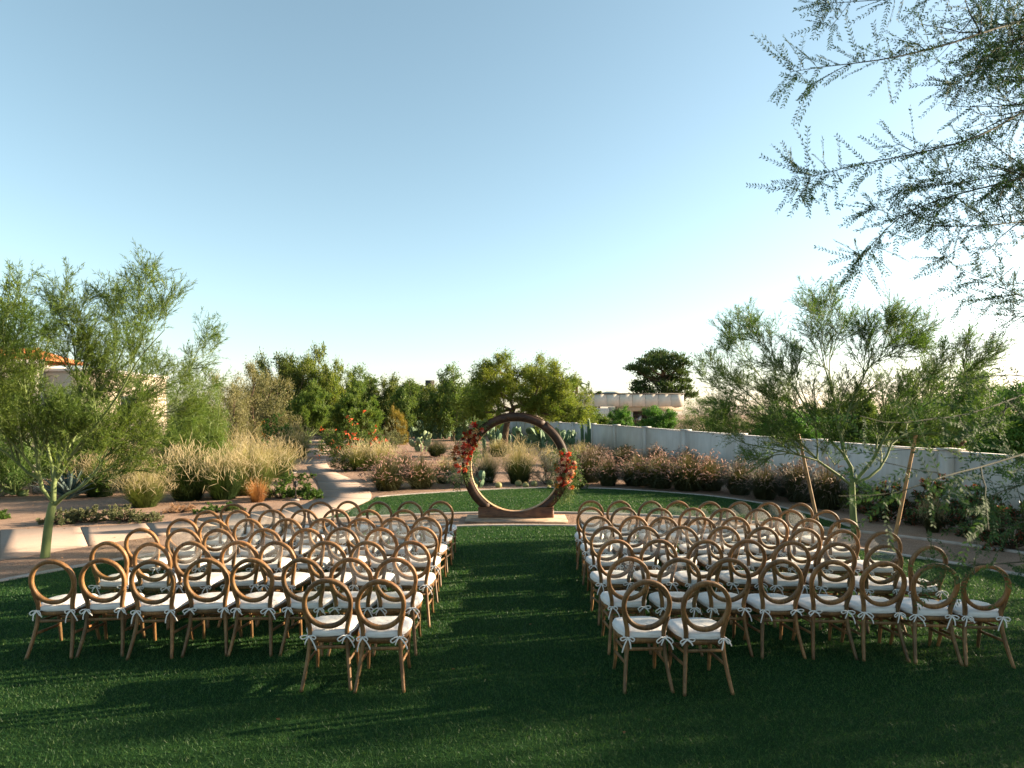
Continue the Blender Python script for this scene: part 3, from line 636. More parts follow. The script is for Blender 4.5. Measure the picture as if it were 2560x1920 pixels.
# left palo verde, trunk on the gravel between path and lawn
def P_(X0, Y0, y): return (xat(X0, y), y, zat(Y0, y))
bx, by = G(112, 1394); ty = by
def local(pts, o): return [(p[0] - o[0], p[1] - o[1], p[2] - (o[2] if len(o) > 2 else 0)) for p in pts]
o = (bx, by)
r = empty('palo_verde_tree', (bx, by, 0), 0, 'palo verde with smooth green trunk on gravel beside the left chairs', 'tree')
tr = local([P_(112, 1398, ty), P_(119, 1330, ty), P_(126, 1285, ty), P_(133, 1256, ty)], o)
LK = .87; LX = .97; FK = (133, 1256)
def limb(pts, dys, a, c):
    pts = [(FK[0] + (p[0] - FK[0]) * LX, FK[1] + (p[1] - FK[1]) * LK) for p in pts]
    return (local([P_(X0, Y0, ty + d) for (X0, Y0), d in zip(pts, dys)], o), a, c)
lm = [limb([(133, 1256), (136, 1190), (150, 1130), (190, 1060), (200, 960), (215, 840), (235, 740)], [0, .02, .05, .1, .3, .5, .6], .05, .008),
      limb([(131, 1250), (108, 1225), (98, 1190), (92, 1120), (80, 1030), (60, 930), (55, 800)], [0, -.05, -.1, -.2, -.3, -.5, -.8], .04, .007),
      limb([(138, 1262), (165, 1235), (200, 1215), (240, 1175), (270, 1120), (330, 1080), (372, 1060)], [0, -.1, -.2, -.2, -.1, .1, .3], .04, .008),
      limb([(240, 1175), (275, 1105), (300, 1040), (360, 960), (430, 880), (520, 830)], [-.2, -.1, 0, .3, .6, .9], .022, .005),
      limb([(136, 1200), (165, 1150), (190, 1105), (240, 1040), (300, 950), (350, 850), (420, 760)], [.05, 0, -.2, -.5, -.8, -1.0, -1.1], .032, .006),
      limb([(134, 1190), (128, 1140), (110, 1070), (95, 980), (110, 850), (130, 730)], [.05, .2, .4, .7, .9, 1.0], .032, .006),
      limb([(98, 1190), (60, 1165), (20, 1120), (-60, 1070), (-150, 1010), (-230, 930)], [-.1, -.2, -.3, -.5, -.6, -.6], .026, .005),
      limb([(98, 1185), (70, 1140), (30, 1090), (-30, 1000), (-60, 880), (-90, 760)], [-.1, -.3, -.5, -.8, -1, -1], .026, .005),
      limb([(160, 1100), (230, 1050), (330, 1010), (420, 1000), (480, 960)], [.1, .5, .9, 1.2, 1.3], .025, .005),
      limb([(190, 1060), (240, 960), (300, 850), (340, 740), (370, 690)], [.1, .2, .2, .1, 0], .025, .005),
      limb([(200, 960), (190, 850), (180, 740), (170, 680)], [.3, 0, -.3, -.5], .02, .004),
      limb([(-30, 1000), (0, 860), (10, 760), (20, 690)], [-.8, -1.2, -1.4, -1.5], .018, .004)]
palo_verde(tr, .072, .060, lm, 11, 'pv', 'bark_green', None, .07, 1.5, lambda P: P[:, 2] > 1.38 + .16 * np.sin(P[:, 0] * 5 + P[:, 1] * 3) - .10 * np.abs(P[:, 0]), r, 11, 8, 6)

# right palo verde with two stakes
bx, by = G(2138, 1337); ty = by; o = (bx, by)
r = empty('palo_verde_tree', (bx, by, 0), 0, 'staked palo verde behind the right block of chairs, in front of wall', 'tree')
tr = local([P_(2138, 1342, ty), P_(2133, 1290, ty), P_(2131, 1240, ty), P_(2130, 1205, ty)], o)
LK = .82; LX = .95; FK = (2130, 1205)
lm = [limb([(2130, 1205), (2128, 1160), (2108, 1120), (2100, 1060), (2085, 960), (2060, 860), (2040, 740)], [0, 0, .1, .2, .3, .4, .5], .045, .007),
      limb([(2135, 1205), (2155, 1180), (2190, 1130), (2210, 1080), (2250, 1010), (2290, 920), (2330, 830)], [0, -.05, -.1, -.2, -.1, .1, .3], .04, .007),
      limb([(2136, 1210), (2190, 1180), (2220, 1130), (2240, 1080), (2300, 1040), (2380, 980), (2450, 930)], [0, .1, .3, .5, .7, .9, 1.0], .035, .007),
      limb([(2128, 1215), (2090, 1180), (2040, 1140), (2000, 1090), (1950, 1040), (1880, 960), (1800, 880)], [0, -.1, -.2, -.2, -.1, .1, .3], .036, .007),
      limb([(2108, 1120), (2060, 1060), (2010, 980), (1960, 880), (1900, 790)], [.1, 0, -.2, -.4, -.5], .03, .006),
      limb([(2100, 1060), (2130, 960), (2170, 860), (2190, 780), (2230, 740)], [.2, .1, 0, -.1, -.2], .028, .006),
      limb([(2085, 960), (2070, 850), (2090, 760), (2060, 700)], [.3, .7, .9, 1.0], .02, .005),
      limb([(2040, 1140), (1980, 1120), (1900, 1100), (1830, 1080), (1780, 1040)], [-.2, -.4, -.6, -.7, -.8], .022, .005),
      limb([(2000, 1090), (1920, 1020), (1840, 960), (1760, 900)], [-.2, .2, .6, .9], .022, .005),
      limb([(2060, 1060), (1990, 1000), (1920, 930), (1850, 820), (1810, 760)], [0, .5, .9, 1.2, 1.4], .024, .005),
      limb([(2250, 1010), (2340, 960), (2420, 880), (2470, 820)], [-.1, -.5, -.8, -1.0], .022, .005),
      limb([(2210, 1080), (2300, 1060), (2390, 1060), (2450, 1040)], [-.2, -.5, -.7, -.8], .02, .005),
      limb([(2170, 860), (2240, 800), (2290, 770)], [0, .3, .5], .015, .004)]
palo_verde(tr, .066, .055, lm, 12, 'pv2', 'bark_green', None, .07, 1.4, lambda P: P[:, 2] > 1.38 + .16 * np.sin(P[:, 0] * 5 + P[:, 1] * 3) - .10 * np.abs(P[:, 0]), r, 11, 8, 6)
def stake(X0, Yb, X1, Yt, yb, label):
    a = np.array(P_(X0, Yb, yb)); a[2] = -.05; c = np.array(P_(X1, Yt, yb + .15))
    V_, Q_ = tubes(np.array([[(0, 0, 0), tuple((c - a) * .5), tuple(c - a)]]), np.array([[.034, .033, .03]]), 12)
    mb = MB().add(V_, Q_); mb.add(np.array([V_[i + 24] for i in range(12)]), np.array([list(range(12))]))
    r = mb.build('tree_stake', M['stake'], None, smooth=False, loc=a, label=label, cat='stake', group='stakes of the right palo verde')
    V_, Q_ = tubes(np.array([[tuple((c - a) * .86), tuple(np.array([xat(2125, by) - a[0], by - a[1], c[2] * .8 - a[2]]))]]), np.full((1, 2), .004), 4)
    MB().add(V_, Q_).build('tie_wire', M['metal'], r)
stake(2234, 1353, 2290, 1085, 3792 / (1353 - 1035), 'round wooden stake right of the palo verde trunk')
stake(2048, 1318, 1996, 1085, 3792 / (1318 - 1035), 'round wooden stake left of the palo verde trunk')

# generic tree crowns: limbs grown from a short trunk, leaf clusters at the twig ends
TREES = {}
def gen_tree(seed, H, Wd, leaf, bark, style, name, loc, label, nleaf=26, size=.16, asp=.45, group=None):
    key = (leaf, style, round(size, 1), seed % 2 if leaf in ('midgreen', 'mesq', 'bright', 'dkgreen') else 0)
    if key not in TREES: TREES[key] = tree_meshes(seed, 6.0, 6.5, leaf, bark, style, nleaf, size * (6.0 / max(H, 3)) ** .6, asp)
    tm, cm = TREES[key]
    r = empty(name, loc, random.uniform(0, 6.28), label, 'tree' if name != 'shrub' else 'shrub', group); r.scale = (Wd / 6.5, Wd / 6.5, H / 6.0)
    put(tm, 'trunk', r); put(cm, 'crown', r); return r
def tree_meshes(seed, H, Wd, leaf, bark, style, nleaf, size, asp):
    rg = np.random.default_rng(seed); mt = MB(); K = 8
    st = dict(round=(.2, .75, 10, .12), vase=(.05, .28, 24, .5), spread=(.25, 1.0, 10, .02), bush=(.03, .9, 18, .12))[style]
    tz = H * st[0]; r0 = .02 * H + .04
    tp = np.array([[(rg.normal(0, .04) * k * Wd * .15, rg.normal(0, .04) * k * Wd * .15, tz * k / (K - 1)) for k in range(K)]]); tR = np.linspace(r0, r0 * .75, K)[None]
    n1 = st[2]; az = np.linspace(0, 6.28 * 2.6, n1, endpoint=False) + rg.uniform(-.3, .3, n1); el = np.arcsin(np.linspace(.42 if style == 'vase' else .12, .99, n1)); L = []
    for a, e in zip(az, el):
        f = rg.uniform(.7, .97); tip = np.array([math.cos(a) * math.cos(e) * Wd * .44 * f, math.sin(a) * math.cos(e) * Wd * .44 * f, tz * .8 + math.sin(e) * (H - tz) * .98 * f])
        b0 = tp[0, -1]; m = (b0 + tip) / 2 + np.array([math.cos(a), math.sin(a), .3]) * Wd * .06
        L.append(resample(crom([b0, m, tip], 5), K))
    L = np.array(L) + rg.normal(0, .012, (n1, K, 3)) * Wd; LRr = np.linspace(r0 * .5, r0 * .1, K)[None].repeat(n1, 0)
    P2, R2 = grow(L, LRr, 8, .25, 1, Wd * .23, st[1], st[3], 6, .05, rg, .16)
    P3, R3 = grow(P2, R2, 8, .15, 1, Wd * .13, .8, st[3] * 1.2, 5, .015, rg, .2)
    mt.add(*tubes(tp, tR, 9)); mt.add(*tubes(L, LRr, 6)); mt.add(*tubes(P2, R2, 4)); tm = mt.mesh('trunk', True); tm.materials.append(M[bark])
    mc = MB(); per = int(nleaf * 1.25)
    for s_ in ((.003, .009) if style == 'vase' else (.012, .032)):
        V_, F_, f_ = twig_leaves(P3, per // 2, size, asp, rg, 1.0, .1, st[3] * 1.5)
        off = rg.normal(0, s_ * Wd, (len(F_), 1, 3)); V_ = (V_.reshape(-1, 3, 3) + off).reshape(-1, 3); mc.add(V_, F_, f_)
    cm = mc.mesh('crown'); cm.materials.append(M[leaf]); return tm, cm
def pxtree(X0, y, Yt, Wpx, seed, leaf, bark, style, name, label, nleaf=22, size=.16, asp=.45, z0=0, group=None):
    return gen_tree(seed, zat(Yt, y) - z0, Wpx * y / F, leaf, bark, style, name, (xat(X0, y), y, z0), label, nleaf, size, asp, group)
BT = 'background trees beyond the garden'
pxtree(650, 36, 880, 215, 21, 'olive', 'bark_dark', 'round', 'olive_tree', 'grey brown olive tree above the flowering green shrub', 30, .15, .35, group=BT)
pxtree(560, 30, 905, 190, 22, 'olive', 'bark_dark', 'round', 'olive_tree', 'olive tree half hidden by the left palo verde branches', 26, .14, .35, group=BT)
pxtree(705, 60, 848, 170, 23, 'dkgreen', 'bark_dark', 'round', 'tall_tree', 'tall dark tree directly behind the grey olive tree', 24, .26, group=BT)
pxtree(775, 62, 846, 150, 24, 'mesq', 'bark_dark', 'round', 'tall_tree', 'tallest olive green tree of the left background', 24, .26, group=BT)
pxtree(835, 60, 870, 120, 25, 'mesq', 'bark_dark', 'round', 'tall_tree', 'yellow green tree at the right shoulder of the tall trees', 24, .24, group=BT)
pxtree(905, 66, 912, 130, 26, 'midgreen', 'bark_dark', 'round', 'background_tree', 'dark tree behind the fan shaped palo verde shrubs', 24, .24, group=BT)
pxtree(965, 64, 916, 130, 27, 'dkgreen', 'bark_dark', 'round', 'background_tree', 'dark green tree left of the rooftop chimney', 24, .24, group=BT)
pxtree(1020, 54, 935, 120, 28, 'midgreen', 'bark_dark', 'spread', 'background_tree', 'lit green tree with dark trunk left of the chimney', 24, .2, group=BT)
pxtree(1085, 66, 938, 140, 29, 'dkgreen', 'bark_dark', 'round', 'background_tree', 'low dark tree under the rooftop chimney', 22, .22, group=BT)
pxtree(1135, 56, 910, 150, 30, 'midgreen', 'bark_dark', 'round', 'background_tree', 'rounded green tree left of the big mesquite', 26, .2, group=BT)
pxtree(1190, 62, 925, 110, 31, 'mesq', 'bark_dark', 'round', 'background_tree', 'green tree just behind the left edge of the mesquite', 24, .2, group=BT)
pxtree(1040, 80, 940, 240, 32, 'dkgreen', 'bark_dark', 'bush', 'shrub', 'dark hedge mass below the background trees', 22, .3, group=BT)
pxtree(1386, 84, 900, 66, 33, 'pine', 'bark_dark', 'round', 'background_tree', 'small dark tree rising behind the mesquite crown', 24, .3, group=BT)
pxtree(1468, 96, 955, 62, 34, 'pine', 'bark_dark', 'round', 'background_tree', 'round dark tree above the left end of the flat roof', 24, .3, group=BT)
pxtree(1425, 60, 942, 150, 35, 'mesq', 'bark_dark', 'bush', 'mesquite_tree', 'yellow green tree between mesquite and the flat roofed building', 30, .14, group=BT)
pxtree(720, 72, 930, 240, 57, 'dkgreen', 'bark_dark', 'bush', 'shrub', 'dark hedge mass low behind the tall trees on the left', 22, .3, group=BT)
pxtree(880, 74, 945, 240, 58, 'midgreen', 'bark_dark', 'bush', 'shrub', 'green hedge mass behind the fan shaped shrubs', 22, .3, group=BT)
pxtree(1165, 70, 948, 200, 59, 'midgreen', 'bark_dark', 'bush', 'shrub', 'green hedge mass left of and behind the mesquite', 22, .3, group=BT)
SH = 'shrubs in front of the tall trees'
pxtree(775, 50, 955, 150, 36, 'pv', 'bark_green', 'vase', 'shrub', 'fan shaped palo verde shrub right of the olive tree', 34, .2, .2, group=SH)
pxtree(893, 47, 962, 170, 37, 'pv', 'bark_green', 'vase', 'shrub', 'fan shaped palo verde shrub above the red flowering shrub', 34, .2, .2, group=SH)
pxtree(990, 50, 1003, 72, 38, 'yellowish', 'bark_dark', 'bush', 'shrub', 'yellow brown shrub left of the cactus patch', 30, .12, group=SH)
pxtree(495, 20.5, 900, 200, 39, 'pv', 'bark_green', 'bush', 'palo_verde_tree', 'second palo verde, feathery, behind the left golden grasses', 46, .13, .16)
pxtree(430, 26, 960, 240, 40, 'pv', 'bark_green', 'bush', 'palo_verde_tree', 'low feathery palo verde behind the left tree limbs', 40, .14, .16)
pxtree(60, 18.5, 905, 260, 41, 'pv2', 'bark_green', 'bush', 'palo_verde_tree', 'dark palo verde in front of the house wall, far left', 36, .13, .16)
pxtree(215, 20, 930, 230, 56, 'pv', 'bark_green', 'bush', 'palo_verde_tree', 'feathery palo verde directly behind the near green trunk', 40, .14, .16)
pxtree(240, 21, 1090, 120, 42, 'dkgreen', 'bark_dark', 'bush', 'shrub', 'dark shrub directly behind the left palo verde trunk', 30, .09)
SW = 'shrubs beyond the white wall'
pxtree(1480, 62, 1012, 110, 43, 'midgreen', 'bark_dark', 'bush', 'shrub', 'green shrub left of the pillar beyond the wall', 34, .16, group=SW)
pxtree(1552, 58, 1010, 90, 44, 'bright', 'bark_dark', 'bush', 'shrub', 'brighter shrub next to the building pillar', 34, .15, group=SW)
pxtree(1642, 54, 1008, 130, 45, 'bright', 'bark_dark', 'bush', 'shrub', 'rounded bright shrub under the flat roof', 40, .14, group=SW)
pxtree(1760, 46, 985, 190, 46, 'pv2', 'bark_green', 'bush', 'shrub', 'weeping grey green tree right of the flat roofed building', 46, .13, .18, group=SW)
pxtree(1890, 44, 1005, 180, 47, 'pv2', 'bark_green', 'bush', 'shrub', 'weeping tree behind the right palo verde, above wall', 44, .13, .18, group=SW)
pxtree(2030, 52, 1000, 200, 48, 'midgreen', 'bark_dark', 'bush', 'shrub', 'green hedge seen through the right palo verde', 34, .16, group=SW)
pxtree(2410, 36, 885, 240, 49, 'bright', 'bark_dark', 'round', 'leafy_tree', 'bright green bushy tree right of the staked palo verde', 36, .17, group=SW)
pxtree(2290, 50, 925, 170, 50, 'midgreen', 'bark_dark', 'round', 'leafy_tree', 'rounder tree left of the bright bushy tree', 30, .19, group=SW)
pxtree(2560, 30, 940, 240, 51, 'bright', 'bark_dark', 'bush', 'leafy_tree', 'bushy green tree at the right edge beyond the wall', 40, .14, group=SW)
pxtree(2420, 46, 1030, 300, 52, 'bright', 'bark_dark', 'bush', 'shrub', 'low green hedge at the edge of the bare lot', 36, .14, group=SW)

pxtree(2135, 44, 962, 190, 53, 'midgreen', 'bark_dark', 'bush', 'shrub', 'green tree directly behind the staked palo verde', 34, .16, group=SW)
pxtree(1965, 40, 992, 170, 54, 'bright', 'bark_dark', 'bush', 'shrub', 'green bush between the weeping tree and the left stake', 34, .16, group=SW)
pxtree(2240, 41, 1000, 150, 55, 'midgreen', 'bark_dark', 'bush', 'shrub', 'green bush left of the bare lot beyond the wall', 34, .16, group=SW)

# the large mesquite behind the arch
LK = LX = 1; FK = (1280, 1030)
y0 = 37; bx = xat(1262, y0); o = (bx, y0)
r = empty('mesquite_tree', (bx, y0, 0), 0, 'broad mesquite with leaning dark trunk directly behind the arch', 'tree')
ty = y0
tr = local([P_(1258, 1100, ty), P_(1266, 1065, ty), P_(1276, 1038, ty), P_(1286, 1015, ty)], o); tr[0] = (tr[0][0], tr[0][1], -.1)
T = [([(1286, 1015), (1310, 1005), (1330, 985), (1340, 960), (1350, 920)], [0, -.3, -.6, -.8, -1]), ([(1284, 1018), (1276, 990), (1285, 960), (1290, 920), (1300, 895)], [0, .4, .8, 1, 1]),
     ([(1286, 1012), (1320, 1000), (1370, 980), (1410, 960), (1440, 960)], [0, .4, .8, 1, 1.2]), ([(1280, 1025), (1250, 1005), (1220, 985), (1195, 965)], [0, -.4, -.8, -1]),
     ([(1276, 990), (1245, 960), (1220, 925), (1210, 910)], [.4, 0, -.6, -1]), ([(1330, 985), (1380, 950), (1400, 920), (1405, 905)], [-.6, -1, -1.5, -2]),
     ([(1282, 1020), (1240, 1030), (1205, 1030), (1180, 1020)], [0, -1, -1.6, -2]), ([(1310, 1005), (1370, 1020), (1420, 1020), (1450, 1015)], [-.3, -1, -1.5, -2]), ([(1290, 920), (1260, 900), (1250, 890)], [1, .2, -.5]), ([(1320, 1000), (1340, 1030), (1380, 1040)], [0, -1, -2]), ([(1285, 960), (1330, 910), (1360, 895)], [.8, 2, 2.5])]
T = [([(1280 + (p[0] - 1280) * 1.02, 1030 + (p[1] - 1030) * .72) for p in a], b_) for a, b_ in T]
lm = [limb(a, b_, .1, .03) for a, b_ in T]
rg = np.random.default_rng(77); mt = MB(); K = 10
mt.add(*tubes(resample(crom(tr, 5), K)[None], np.linspace(.2, .15, K)[None], 9))
LP = np.array([resample(crom(l[0], 6), K) for l in lm]); LRr = np.array([np.linspace(l[1], l[2], K) for l in lm]); mt.add(*tubes(LP, LRr, 7))
P2, R2 = grow(LP, LRr, 11, .15, 1, 1.5, .95, -.02, 6, .04, rg, .16); P3, R3 = grow(P2, R2, 10, .1, 1, .8, .8, -.02, 5, .015, rg, .2, -.03)
mt.add(*tubes(P2, R2, 4)); mt.build('trunk', M['bark_dark'], r, smooth=True)
mc = MB(); mc.add(*tubes(P3[:, ::2], np.maximum(R3, .005)[:, ::2], 3))
for s_ in (.05, .16):
    V_, F_, f_ = twig_leaves(P3, 34, .13, .35, rg, 1.1, .05); mc.add((V_.reshape(-1, 3, 3) + rg.normal(0, s_, (len(F_), 1, 3))).reshape(-1, 3), F_, f_)
mc.build('crown', M['mesq'], r)

# pine beyond the building
y0 = 88; r = empty('pine_tree', (xat(1655, y0), y0, 0), 0, 'dark spreading pine standing behind the flat roofed building', 'tree'); rg = np.random.default_rng(5)
def loc2(X0, Y0, d=0): return (xat(X0, y0) - xat(1655, y0), d, zat(Y0, y0))
mt = MB(); mt.add(*tubes(resample([loc2(1655, 1079), loc2(1657, 990), loc2(1662, 930), loc2(1655, 885)], 10)[None], np.linspace(.45, .12, 10)[None], 9))
CL = [(1655, 885, 24), (1632, 897, 22), (1685, 898, 22), (1610, 910, 22), (1660, 905, 26), (1700, 912, 16), (1590, 918, 18), (1578, 925, 13), (1630, 925, 26), (1680, 925, 24), (1705, 935, 16), (1605, 935, 18), (1720, 952, 12), (1640, 950, 26), (1690, 950, 22), (1600, 960, 18), (1660, 968, 26),
      (1620, 975, 24), (1590, 975, 14), (1705, 972, 20), (1680, 985, 24), (1640, 992, 28), (1600, 995, 18), (1715, 990, 16), (1670, 1005, 30), (1648, 915, 22), (1672, 942, 20)]
LP = []; mc = MB()
for cx_, cy_, w in CL:
    dy = rg.uniform(-2.5, 2.5); c = np.array(loc2(cx_, cy_, dy)); b0 = np.array(loc2(1657, min(cy_ + 30, 1040))); LP.append(resample([b0, (b0 + c) / 2 + (0, 0, -.4), c], 6))
    n_ = int(w * 30); q = rg.normal(0, 1, (n_, 3)) * np.array([w * y0 / F * .5, w * y0 / F * .5, w * y0 / F * .24]); mc.add(*leaves(c + q, nrm(q + (0, 0, .5)), .42, .4, rg, .7, .3))
LP = np.array(LP); mt.add(*tubes(LP, np.linspace(.16, .05, 6)[None].repeat(len(LP), 0), 6)); mt.build('trunk', M['bark_dark'], r, smooth=True); mc.build('crown', M['pine'], r)

# palms
def palm(X0, y, Yt, Rm_, label):
    x = xat(X0, y); H = zat(Yt, y); r = empty('palm_tree', (x, y, 0), 0, label, 'palm', 'distant fan palms')
    MB().add(*tubes(np.array([[(0, 0, 0), (.1, 0, H * .5), (0, 0, H)]]), np.array([[.3, .25, .22]]), 8)).build('trunk', M['bark_dark'], r)
    rg = np.random.default_rng(int(X0)); mb = MB()
    for k in range(26):
        a = rg.uniform(0, 6.28); e = rg.uniform(-.5, 1.3); d = np.array([math.cos(a) * math.cos(e), math.sin(a) * math.cos(e), math.sin(e)]); t = np.linspace(0, 1, 7)[:, None]
        p = np.array([0, 0, H]) + d * t * Rm_ + np.array([0, 0, -1]) * t ** 2 * Rm_ * .5; sd = nrm(np.cross(d, (0, 0, 1.)))
        w = (np.sin(np.linspace(.1, 3.1, 7)) * Rm_ * .14)[:, None]; V = np.stack([p - sd * w - (0, 0, .08), p + (0, 0, .05), p + sd * w - (0, 0, .08)], 1).reshape(-1, 3)
        mb.add(V, [(i * 3 + j, i * 3 + j + 1, i * 3 + j + 4, i * 3 + j + 3) for i in range(6) for j in range(2)])
    mb.build('crown', M['pine'], r)
palm(1441, 96, 960, 2.0, 'distant palm poking over the mesquite, left of flat roof')
palm(1497, 130, 984, 1.3, 'tiny distant palm above the flat roof')
y0 = 92; MB().box(-.6, .6, -.5, .5, 0, zat(951, y0)).build('chimney', M['dark'], None, loc=(xat(1075, y0), y0, 0), label='dark square chimney rising over the background trees', cat='chimney')

# ---------------------------------------------------------------- grasses
def clump(seed, n, h, w, blade_w, arch_, plume=None, npl=0, pl_len=.14, pl_r=.01, K=6, dome=False):
    rg = np.random.default_rng(seed); a = rg.uniform(0, 6.28, n); rr_ = np.sqrt(rg.uniform(0, 1, n)); base = np.c_[np.cos(a), np.sin(a), np.zeros(n)] * (rr_ * .17 * w)[:, None]
    lean = rr_ * rg.uniform(.5, 1.1, n); hh = h * rg.uniform(.5, 1.0, n) * (1 - (.3 if not dome else .05) * lean)
    out = np.c_[np.cos(a), np.sin(a), np.zeros(n)] + rg.normal(0, .25, (n, 3)) * (1, 1, 0); t = np.linspace(0, 1, K)[None, :, None]
    reach = (lean * w * .45)[:, None, None]
    P = base[:, None] + out[:, None] * reach * t ** 1.25 + np.array([0, 0, 1.]) * hh[:, None, None] * ((1 + .45 * arch_) * t - arch_ * (.45 + 1.5 * lean[:, None, None] ** 2) * t ** 2.4)
    sd = nrm(np.cross(out, (0, 0, 1.)))[:, None]; wd = blade_w * (1 - .85 * t ** 1.4) * rg.uniform(.6, 1.2, (n, 1, 1))
    V = np.stack([P - sd * wd, P + sd * wd], 2).reshape(-1, 3); i = (np.arange(n) * K * 2)[:, None] + (np.arange(K - 1) * 2)[None]
    Q = np.stack([i, i + 1, i + 3, i + 2], -1).reshape(-1, 4); va = np.broadcast_to(np.clip(P[..., 2] / h, 0, 1)[..., None], (n, K, 2)).ravel()
    mb = MB().add(V, Q, None, va); me = mb.mesh('clump')
    pm = None
    if npl:
        k = rg.permutation(np.where(lean < (.72 if not dome else 1))[0])[:npl]; npl = len(k); tip = P[k, -1]; d = nrm(P[k, -1] - P[k, -2] + (0, 0, .25) + rg.normal(0, .15, (npl, 3))); L = pl_len * rg.uniform(.6, 1.3, npl); tt_ = np.linspace(0, 1, 6)[None, :, None]
        stem0 = P[k, 3]; PP = tip[:, None] - d[:, None] * .02 + d[:, None] * L[:, None, None] * tt_ + np.array([0, 0, -1]) * (tt_ ** 2) * (L * (.45 if pl_r > .005 else .12))[:, None, None]
        R = pl_r * np.array([.35, .9, 1, .8, .5, .1])[None] * rg.uniform(.7, 1.2, (npl, 1)); m2 = MB().add(*tubes(PP, R, 3))
        q = twig_leaves(PP, 12, pl_r * 3.5, .12, rg, .7); m2.add(*q); pm = m2.mesh('plumes')
    return me, pm
CLM = {}
def grass(kind, X0, Yb, Yt, Wpx, label, name, group=None, seed=0, mats=('gold', 'plume_g'), z=0):
    x, y = G(X0, Yb); w = Wpx * y / F * 1.08; y += .36 * w; x = xat(X0, y); h = CAM_H - (Yt - HY) * y / F
    V_ = int(seed) % 2; key = (kind, V_, mats)
    if key not in CLM:
        a = dict(deer=(1500, 1, 1, .0036, .38, 1, 420, .20, .0034), fountain=(1500, 1, 1, .0045, .60, 1, 210, .11, .009), dome=(1500, 1, 1, .004, .55, 1, 420, .10, .006, 6, True), dry=(520, 1, 1, .006, .4, 1, 60, .2, .006))[kind]
        me, pm = clump(100 + V_ * 7 + len(CLM), a[0], a[1], a[2], a[3], a[4], a[5], a[6], a[7], a[8], *a[9:])
        me.materials.append(M[mats[0]]); pm.materials.append(M[mats[1]]); CLM[key] = (me, pm)
    me, pm = CLM[key]; r = empty(name, (x, y, z), random.uniform(0, 6.28), label, 'grass clump', group); r.scale = (w, w, h)
    put(me, 'blades', r); put(pm, 'plumes', r); return r
GL = 'golden grasses in the left bed'; gg = ('gold', 'plume_g'); dg = ('deep', 'plume_g')
for i, (X0, Yb, Yt, Wd, k, ms, lab) in enumerate([
    (362, 1275, 1150, 150, 'deer', gg, 'front golden grass clump right of the green tree trunk'), (470, 1258, 1095, 170, 'deer', dg, 'tall green based grass clump, second in the front row'),
    (250, 1248, 1120, 150, 'deer', dg, 'dark grass clump close behind the left palo verde'), (560, 1255, 1115, 150, 'deer', dg, 'grass clump just left of the tall golden one'),
    (628, 1245, 1082, 190, 'deer', gg, 'tallest golden grass clump behind the orange dry tuft'), (690, 1198, 1092, 150, 'deer', gg, 'golden grass clump bending toward the footpath'),
    (742, 1150, 1055, 95, 'deer', gg, 'farthest golden grass clump at the left path edge'), (400, 1225, 1088, 170, 'deer', gg, 'feathery grass clump behind the two front clumps'),
    (310, 1222, 1100, 160, 'deer', dg, 'rear grass clump under the palo verde limbs'), (520, 1215, 1085, 160, 'deer', gg, 'rear golden clump below the feathery palo verde'), (590, 1205, 1075, 140, 'deer', gg, 'rear golden clump near the white pier')]):
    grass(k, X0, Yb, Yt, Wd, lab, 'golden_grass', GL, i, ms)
grass('dry', 643, 1259, 1175, 78, 'upright orange dry grass tuft at the front of the left bed', 'dry_grass', None, 1, ('dryor', 'plume_g'))
grass('deer', 905, 1180, 1098, 120, 'golden grass clump right of the path, under red flowers', 'golden_grass', 'golden grasses right of the path', 1, gg)
grass('deer', 955, 1178, 1098, 110, 'golden grass clump behind the pink fountain grass', 'golden_grass', 'golden grasses right of the path', 2, gg)
grass('dome', 828, 1115, 1068, 62, 'small sunlit golden mound where the path bends', 'golden_grass', 'golden grasses right of the path', 0, gg)
FP = 'pink fountain grasses left of the arch'; pp = ('purple', 'plume_p'); pd_ = ('purple_d', 'plume_d')
for i, a in enumerate([(970, 1232, 1125, 150, pp, 'pink plumed fountain grass at the corner of path and far lawn'), (1053, 1226, 1122, 130, pp, 'dark based fountain grass, second from the path'), (1010, 1205, 1118, 120, pp, 'fountain grass with brightest pink plumes in the back'),
                       (1112, 1212, 1130, 110, ('blond', 'plume_p'), 'loose weeping grass left of the arch')]):
    grass('fountain', a[0], a[1], a[2], a[3], a[5], 'fountain_grass', FP, i, a[4])
CG = 'blond grasses behind the arch'
for i, a in enumerate([('dome', 1092, 1142, 1094, 84, 'low blond dome of grass left of the arch flowers'), ('dome', 1246, 1145, 1094, 85, 'blond dome of grass seen through the arch top half'), ('deer', 1298, 1214, 1090, 118, 'large blond grass framed in the middle of arch'),
                       ('deer', 1218, 1212, 1118, 78, 'upright blond grass inside the left rim of arch'), ('deer', 1372, 1182, 1112, 60, 'greyish grass inside the right rim of arch'), ('deer', 1455, 1165, 1100, 90, 'pale upright grass right behind the right roses')]):
    grass(a[0], *a[1:5], a[5], 'blond_grass', CG, i, ('blond', 'plume_g'))
PR = 'purple fountain grasses in the right bed'
R_ = [(1430, 1208, 1112, 90, 'first behind the right roses'), (1475, 1210, 1108, 110, 'second from the arch'), (1520, 1218, 1128, 90, 'third from the arch, narrow and blond tipped'), (1595, 1220, 1122, 150, 'fourth from the arch, broad'),
      (1650, 1226, 1118, 140, 'fifth from the arch'), (1720, 1233, 1115, 160, 'sixth from the arch, broadest'), (1775, 1232, 1125, 130, 'seventh from the arch'), (1850, 1242, 1135, 120, 'eighth, behind the yellow green twigs'),
      (1912, 1254, 1140, 115, 'ninth, standing alone'), (2000, 1262, 1135, 140, 'tenth, left of the left stake'), (2070, 1280, 1135, 140, 'eleventh, just right of the left stake'), (1965, 1245, 1160, 90, 'dark one between ninth and tenth')]
